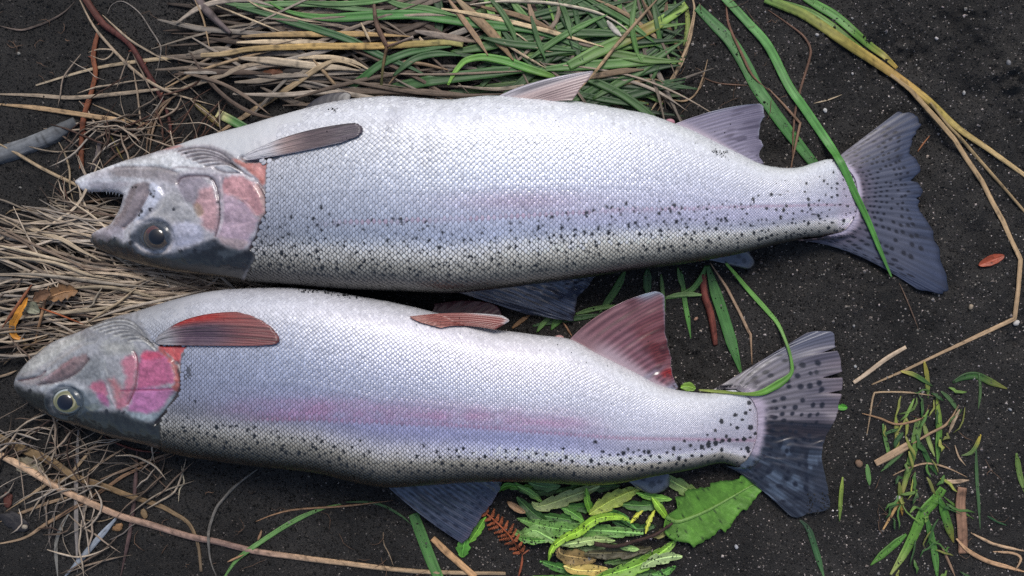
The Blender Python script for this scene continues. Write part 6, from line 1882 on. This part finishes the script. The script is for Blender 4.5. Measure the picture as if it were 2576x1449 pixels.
for lab, pts, w, c in [
    ('pale mottled stick lying right of the small tail', [(2147,963),(2180,940),(2230,902),(2279,873)], [9,11,11,9], (196,174,148)),
    ('thin bent straw framing the clippings', [(2180,1097),(2188,1050),(2197,996),(2212,987),(2290,988),(2364,999)], 5, (168,144,114)),
    ('wavy brown straw in the clippings', [(2168,1040),(2212,1052),(2252,1067),(2290,1062),(2324,1048),(2337,1018)], 6, (150,118,88)),
    ('flat tan straw piece under the blades', [(2202,1166),(2240,1146),(2284,1120)], [16,20,18], (174,146,116)),
    ('tan straw from the flat piece to the right', [(2296,1116),(2340,1090),(2382,1066),(2412,1018)], 7, (160,132,102)),
    ('forked thin straw below the flat piece', [(2246,1196),(2290,1176),(2334,1166),(2380,1176),(2434,1201)], 5, (176,148,118)),
    ('short pale shred near the curved blade', [(2414,1030),(2400,1058),(2386,1092)], 9, (176,154,126)),
    ('pale shred above the flat bark strip', [(2366,1210),(2400,1212),(2438,1208)], 11, (186,160,132)),
    ('flat brown bark strip standing among the clippings', [(2421,1226),(2416,1268),(2420,1320),(2423,1392)], [22,25,25,22], (146,112,90)),
    ('bent straw running to the right edge, lower', [(2406,1355),(2434,1384),(2482,1411),(2540,1428),(2584,1440)], 11, (190,152,116)),
    ('straw running to the right edge, upper', [(2442,1340),(2480,1360),(2507,1371),(2584,1388)], 8, (190,160,128)),
    ('short kinked straw joining the two', [(2498,1388),(2548,1392),(2568,1406),(2552,1438)], 7, (180,148,116)),
    ('thin straw at the bottom edge', [(2367,1372),(2385,1410),(2404,1454)], 7, (150,122,98)),
    ('thin pale shred right of the curved blade', [(2402,1120),(2412,1150),(2430,1172)], 5, (170,146,118)),
]:
    dry(lab, pts, w, c, CLD)

# --- blades lying over the fish
blade('long green blade lying across the big tail', [(1822,-6),(1880,56),(1932,116),(1982,213),(2020,268),(2057,322),(2107,396),(2130,440),(2147,480),(2182,552),(2212,625),(2243,697)], [20,21,22,22,22,22,21,19,17,14,11,4], [(86,150,96),(78,146,84),(76,148,82),(66,136,62),(74,140,74)], 'long blades right of the upper fish', over=True, zoff=2)
blade('thin bright blade bending across the small tail', [(1826,662),(1850,690),(1878,724),(1932,784),(1956,814),(1972,847),(1985,882),(1991,910),(1992,934),(1978,952),(1940,976),(1910,989),(1872,991),(1820,986),(1758,981)], [6,9,11,12,11,9,7,7,9,20,16,8,7,8,4], [(90,150,70),(92,156,80),(96,160,84),(88,144,70),(84,150,64),(84,146,60),(120,150,74),(126,150,80)], None, over=True, zoff=2)
LV = [  # leaves called shaded have the pile's shade put into their darker greens
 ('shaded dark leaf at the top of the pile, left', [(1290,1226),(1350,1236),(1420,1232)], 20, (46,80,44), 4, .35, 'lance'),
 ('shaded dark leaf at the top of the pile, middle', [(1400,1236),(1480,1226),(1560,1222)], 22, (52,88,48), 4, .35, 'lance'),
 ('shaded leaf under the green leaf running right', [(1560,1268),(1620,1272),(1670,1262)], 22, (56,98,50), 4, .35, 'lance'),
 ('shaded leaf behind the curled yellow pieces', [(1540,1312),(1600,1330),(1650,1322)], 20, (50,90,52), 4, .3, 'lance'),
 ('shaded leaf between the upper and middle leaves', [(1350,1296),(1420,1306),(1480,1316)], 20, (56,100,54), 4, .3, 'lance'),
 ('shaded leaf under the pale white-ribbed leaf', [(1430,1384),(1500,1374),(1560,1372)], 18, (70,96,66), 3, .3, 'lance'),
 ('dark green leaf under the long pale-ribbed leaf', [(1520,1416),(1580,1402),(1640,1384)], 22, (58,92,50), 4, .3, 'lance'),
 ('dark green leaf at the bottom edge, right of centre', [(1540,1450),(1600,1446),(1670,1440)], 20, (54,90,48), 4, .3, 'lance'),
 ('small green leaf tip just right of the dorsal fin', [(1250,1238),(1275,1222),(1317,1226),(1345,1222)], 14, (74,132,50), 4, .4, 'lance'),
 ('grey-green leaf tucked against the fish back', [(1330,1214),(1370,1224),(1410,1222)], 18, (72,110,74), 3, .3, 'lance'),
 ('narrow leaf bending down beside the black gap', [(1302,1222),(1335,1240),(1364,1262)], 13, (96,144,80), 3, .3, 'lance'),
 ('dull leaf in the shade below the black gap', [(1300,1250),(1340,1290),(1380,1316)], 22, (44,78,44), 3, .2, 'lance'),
 ('pale green leaf right of the adipose fin', [(1668,1196),(1700,1216),(1737,1236),(1765,1244)], 27, (96,128,84), 3, .3, 'lance'),
 ('dark leaf beneath the yellow-green leaf', [(1600,1330),(1560,1300),(1500,1280),(1420,1272)], 22, (60,112,56), 4, .3, 'lance'),
 ('leaf piece in the middle of the pile with ragged side', [(1410,1276),(1440,1290),(1470,1312)], 17, (80,134,66), 3, .45, 'lance'),
 ('long broad green leaf across the middle of the pile', [(1618,1342),(1560,1338),(1502,1335),(1440,1333),(1387,1328),(1345,1318),(1300,1304)], 29, (86,134,78), 6, .3, 'lance'),
 ('toothed leaf at the left end of the pile', [(1405,1366),(1375,1350),(1345,1335),(1320,1344),(1290,1340)], 26, (96,138,88), 4, .4, 'lance'),
 ('leaf fragment pointing left below the toothed leaf', [(1372,1360),(1335,1360),(1300,1352)], 14, (74,124,60), 3, .35, 'lance'),
 ('pale leaf with white rib right of the bright strap', [(1405,1372),(1450,1366),(1500,1358),(1548,1360)], 17, (126,156,116), 3, .3, 'lance'),
 ('grey-green leaf with folded corner near the fish back', [(1508,1222),(1460,1240),(1420,1254),(1382,1268),(1352,1274),(1338,1262)], 27, (112,134,98), 4, .3, 'lance'),
 ('small bright leaf between the two big upper leaves', [(1475,1228),(1478,1260),(1488,1296)], 13, (96,152,54), 2, .2, 'lance'),
 ('yellow-green broad leaf below the adipose fin', [(1610,1230),(1575,1242),(1540,1258),(1510,1276),(1482,1294)], 32, (132,158,78), 5, .28, 'lance'),
 ('green leaf running right from the yellow-green leaf', [(1600,1240),(1640,1250),(1690,1256)], 15, (92,146,62), 3, .25, 'lance'),
 ('curled yellow frond piece on the dark gap', [(1586,1316),(1600,1298),(1618,1284)], 9, (156,172,64), 5, .5, 'lance'),
 ('second curled yellow piece, lower and upright', [(1624,1342),(1632,1312),(1648,1282)], 10, (150,168,66), 5, .5, 'lance'),
 ('lime green leaf tip left of the large bright leaf', [(1640,1252),(1658,1276),(1680,1306)], 15, (116,166,60), 2, .2, 'lance'),
 ('olive leaf with torn end beside the large bright leaf', [(1640,1350),(1670,1338),(1702,1318)], 19, (116,122,86), 3, .4, 'lance'),
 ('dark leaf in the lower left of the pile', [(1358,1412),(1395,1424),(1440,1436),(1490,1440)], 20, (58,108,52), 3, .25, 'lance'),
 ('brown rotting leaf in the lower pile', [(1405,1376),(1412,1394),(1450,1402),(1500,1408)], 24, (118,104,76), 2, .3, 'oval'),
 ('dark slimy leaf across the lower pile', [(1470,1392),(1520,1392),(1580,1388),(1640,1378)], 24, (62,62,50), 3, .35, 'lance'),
 ('yellow-brown wilted leaf at the bottom', [(1418,1424),(1450,1434),(1490,1436),(1530,1432)], 19, (166,152,100), 2, .2, 'oval'),
 ('small pale leaf in the dark part of the pile', [(1552,1372),(1578,1378),(1608,1382)], 12, (110,148,98), 2, .2, 'lance'),
 ('long leaf with pale rib at the bottom right of the pile', [(1704,1354),(1680,1378),(1652,1398),(1600,1424),(1550,1440),(1490,1456)], 27, (100,148,62), 7, .22, 'lance'),
 ('white-ribbed leaf at the right end of the pile', [(1716,1400),(1680,1402),(1640,1412),(1612,1430)], 22, (124,154,122), 3, .35, 'lance'),
 ('green leaf curling under the white-ribbed one', [(1700,1424),(1670,1440),(1640,1446)], 14, (72,128,64), 3, .3, 'lance'),
 ('bottom edge leaf of the pile', [(1340,1450),(1400,1452),(1470,1454),(1550,1458)], 12, (74,124,58), 4, .2, 'lance'),
 ('leaf visible through the frayed dorsal fin edge', [(1222,1300),(1204,1330),(1180,1366)], 17, (84,142,52), 4, .3, 'lance'),
 ('leaf at the tip of the dorsal fin', [(1172,1352),(1166,1376),(1162,1402)], 20, (64,122,50), 3, .3, 'oval'),
 ('tiny green leaf at the tip of the small tail', [(2104,1026),(2118,1024),(2132,1026)], 9, (62,134,44), 2, .1, 'oval'),
 ('small crumpled leaf at the peduncle of the small fish', [(1712,976),(1728,972),(1750,978)], 14, (92,132,58), 2, .2, 'oval'),
]
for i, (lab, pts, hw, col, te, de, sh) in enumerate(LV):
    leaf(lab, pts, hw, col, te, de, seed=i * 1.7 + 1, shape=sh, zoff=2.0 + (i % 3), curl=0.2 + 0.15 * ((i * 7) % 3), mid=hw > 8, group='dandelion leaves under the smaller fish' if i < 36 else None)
leaf('narrow bright strap leaf bending over the pile', [(1380,1410),(1388,1384),(1402,1366),(1430,1348),(1455,1338),(1480,1318),(1505,1304),(1540,1299),(1565,1302),(1588,1312)], 13, (120,170,54), 2, .05, seed=77, shape='oval', zoff=8)
leaf('large bright green leaf right of the pile, near the tail', [(1676,1300),(1700,1312),(1730,1305),(1780,1284),(1838,1252),(1895,1220),(1952,1198)], 72, (74,126,42), 4, .2, seed=55, shape='broad', zoff=10, curl=0.12, group=None, name='broad_leaf', midcol=(112,150,72))
lay('twig', 'twig', 'wood', None, 'dark slimy stalk lying through the leaf pile', [(1495,1368),(1550,1374),(1602,1360),(1650,1344),(1692,1316)], [12,10,9,9,6], (66,48,42), 'wood', zoff=3)
leaf('small red pointed leaf lying on the sand under the big tail', [(2462,668),(2480,660),(2500,652),(2527,643)], 14, (134,62,46), 1, .03, seed=5, shape='oval', group=None, name='fallen_leaf', mid=False)
leaf('grey-green dead leaf on the straw beside the yellow one', [(58,776),(75,772),(100,786)], 17, (102,110,112), 2, .2, seed=8, shape='oval', group=None, name='dead_leaf', mid=False, zoff=6)
leaf('curled yellow-orange leaf at the left edge', [(70,748),(58,772),(42,800),(34,822),(38,846),(62,854)], 11, (172,120,40), 3, .3, seed=9, shape='oval', group=None, name='dead_leaf', mid=False, zoff=9, curl=0.6)
leaf('curled brown dead leaf on the straw mat', [(118,752),(140,742),(165,734),(196,732)], 24, (104,80,62), 4, .4, seed=31, shape='oval', group=None, name='dead_leaf', mid=True, zoff=8, curl=0.5)
leaf('brown crumpled leaf left of the curled one', [(84,756),(104,744),(128,736)], 18, (84,62,50), 4, .4, seed=32, shape='oval', group=None, name='dead_leaf', mid=False, zoff=7, curl=0.6)
leaf('split brown seed husk above the brown fern', [(1276,1262),(1296,1276),(1322,1290)], 9, (120,98,84), 1, .05, seed=10, shape='oval', group=None, name='seed_husk', cat='seed husk', mid=False)

# fern frond: rachis with pinnae
def frond():
    rach = cr([(1212,1282),(1240,1306),(1275,1340),(1296,1368),(1314,1396)], 3)
    root = empty('fern_frond', (*rach[len(rach) // 2], 2.0), 'dried brown fern frond between the dorsal fin and the leaf pile', 'fern')
    def tube(pts, w, col, parent, nm):
        V, Q, C, U, g = strand(pts, w, col, 'stem', nseed=5, step=4, stampit=False, zoff=3)
        return child(nm, mesh_np(nm, Wd(V), Q, None, C, U), M['straw'], parent)
    tube([(1205,1278),(1240,1306),(1275,1340),(1296,1368),(1314,1396)], 5, (156,84,54), root, 'rachis')
    tube([(1314,1396),(1312,1420),(1303,1456)], 6, (150,82,56), root, 'stalk')
    tube([(1314,1396),(1324,1388),(1333,1382)], 5, (150,90,64), root, 'stalk')
    n = 11
    for k in range(n):
        f = (k + 0.5) / n
        p = rach[int(f * (len(rach) - 1))]
        q = rach[min(int(f * (len(rach) - 1)) + 2, len(rach) - 1)]
        d = (q - p) / (np.linalg.norm(q - p) + 1e-6)
        for sgn in (-1, 1):
            nrm = np.array([-d[1], d[0]]) * sgn
            a = nrm * 0.88 - d * 0.45
            ln = (12 + 18 * math.sin(min(f * 1.1, 1) * 2.6)) * random.uniform(0.8, 1.1)
            b = Bag()
            tip = p + a * ln
            V, Q, C, U, g = strand([tuple(p), tuple(tip)], 2.6, (158,88,58), 'stem', nseed=k, step=4, stampit=False, zoff=3.5); b.add(V, Q, C, U)
            for j in range(1, 7):
                c0 = p + a * ln * j / 6.5
                for s2 in (-1, 1):
                    e = np.array([-a[1], a[0]]) * s2 * 0.8 + a * 0.6
                    V, Q, C, U, g = strand([tuple(c0), tuple(c0 + e * 6.0 * (1.15 - j / 9))], 3.2, (168,96,62), 'thin', nseed=j, step=3, stampit=False, zoff=4, taper=(0.7, 0.5)); b.add(V, Q, C, U)
            child('pinna', b.mesh('pinna'), M['straw'], root)
frond()

# ------------------------------------------------------------------ grit sticking to fish, fins and leaves
def teeth():
    for k, (x, y, dx, dy, zz) in enumerate([(276,484,0,7,0),(284,485,-1,7,0),(268,484,1,6,0),(292,487,0,7,0),(300,490,-1,7,0),(224,481,1,5,0),(232,482,0,5,0),(304,545,-7,1,0),(300,552,-7,1,0),(308,535,-7,0,0)]):
        z = zc_at(F1, x) + 3
        X, Y = place(x, y, z)
        th = np.arange(6) / 6 * 2 * np.pi
        d = np.array([dx, dy, 1.0]); d /= np.linalg.norm(d)
        a = np.cross(d, (0, 0, 1)); a /= np.linalg.norm(a); b = np.cross(d, a)
        base = np.array([X, Y, z])
        ring = base - d * 2 + (np.cos(th)[:, None] * a + np.sin(th)[:, None] * b) * 1.8
        V = np.concatenate([ring, (base + d * 6.5)[None]])
        T = [(j, (j + 1) % 6, 6) for j in range(6)]
        child('tooth', mesh_np('tooth', Wd(V), None, T, np.repeat(lin([(215, 212, 205)]), 7, 0)), M['eye'], fish1)
teeth()

def grit():
    V, T, C = [], [], []
    base = np.array([[1, 0, 0], [0.2, 1, 0], [-1, 0.2, 0], [-0.1, -1, 0], [0.1, 0.1, 0.8]])
    F = np.array([[0, 4, 1], [1, 4, 2], [2, 4, 3], [3, 4, 0]])
    P = []
    for (x, y, r) in F1_DIRT:
        for _ in range(int(r * 2.2)):
            P.append((x + rng.normal(0, r * 1.0), y + rng.normal(0, r * 0.7), rng.uniform(0.9, 2.0)))
    for _ in range(150): P.append((rng.uniform(700, 2100), rng.uniform(300, 640), rng.uniform(0.9, 1.7)))
    for _ in range(90): P.append((rng.uniform(500, 1850), rng.uniform(780, 1150), rng.uniform(0.9, 1.6)))
    for _ in range(34): P.append((735 + rng.uniform(0, 165), 0, rng.uniform(1.6, 3.2)))
    for _ in range(420): P.append((rng.uniform(1300, 1710), rng.uniform(1300, 1449), rng.uniform(1.3, 2.4)))
    for _ in range(160): P.append((rng.uniform(2190, 2440), rng.uniform(930, 1440), rng.uniform(1.3, 2.2)))
    for _ in range(130): P.append((rng.uniform(2030, 2110), rng.uniform(1240, 1330), rng.uniform(1.5, 2.6)))
    for k, (x, y, r) in enumerate(P):
        if y == 0: y = np.interp(x, *F2_TOP.T) + rng.uniform(1, 7)
        z = float(seen_z(HF, np.array([x]), np.array([y]))[0])
        X, Y = place(x, y, z)
        a = rng.uniform(0, 6.28)
        B = base * rng.uniform(0.7, 1.3, (5, 1)) * r
        c, s = math.cos(a), math.sin(a)
        V.append(np.stack([X + B[:, 0] * c - B[:, 1] * s, Y + B[:, 0] * s + B[:, 1] * c, z - 1.0 + B[:, 2] * 1.3], -1))
        T.append(F + 5 * k)
        g = rng.uniform(20, 44)
        C.append(np.repeat(lin([(g, g, g)]), 5, 0))
    obj('grit', mesh_np('grit', Wd(np.concatenate(V)), None, np.concatenate(T), np.concatenate(C), smooth=False), M['grain'],
        kind='stuff', label='black sand grains sticking to the fish, leaves and clippings', cat='sand')
grit()
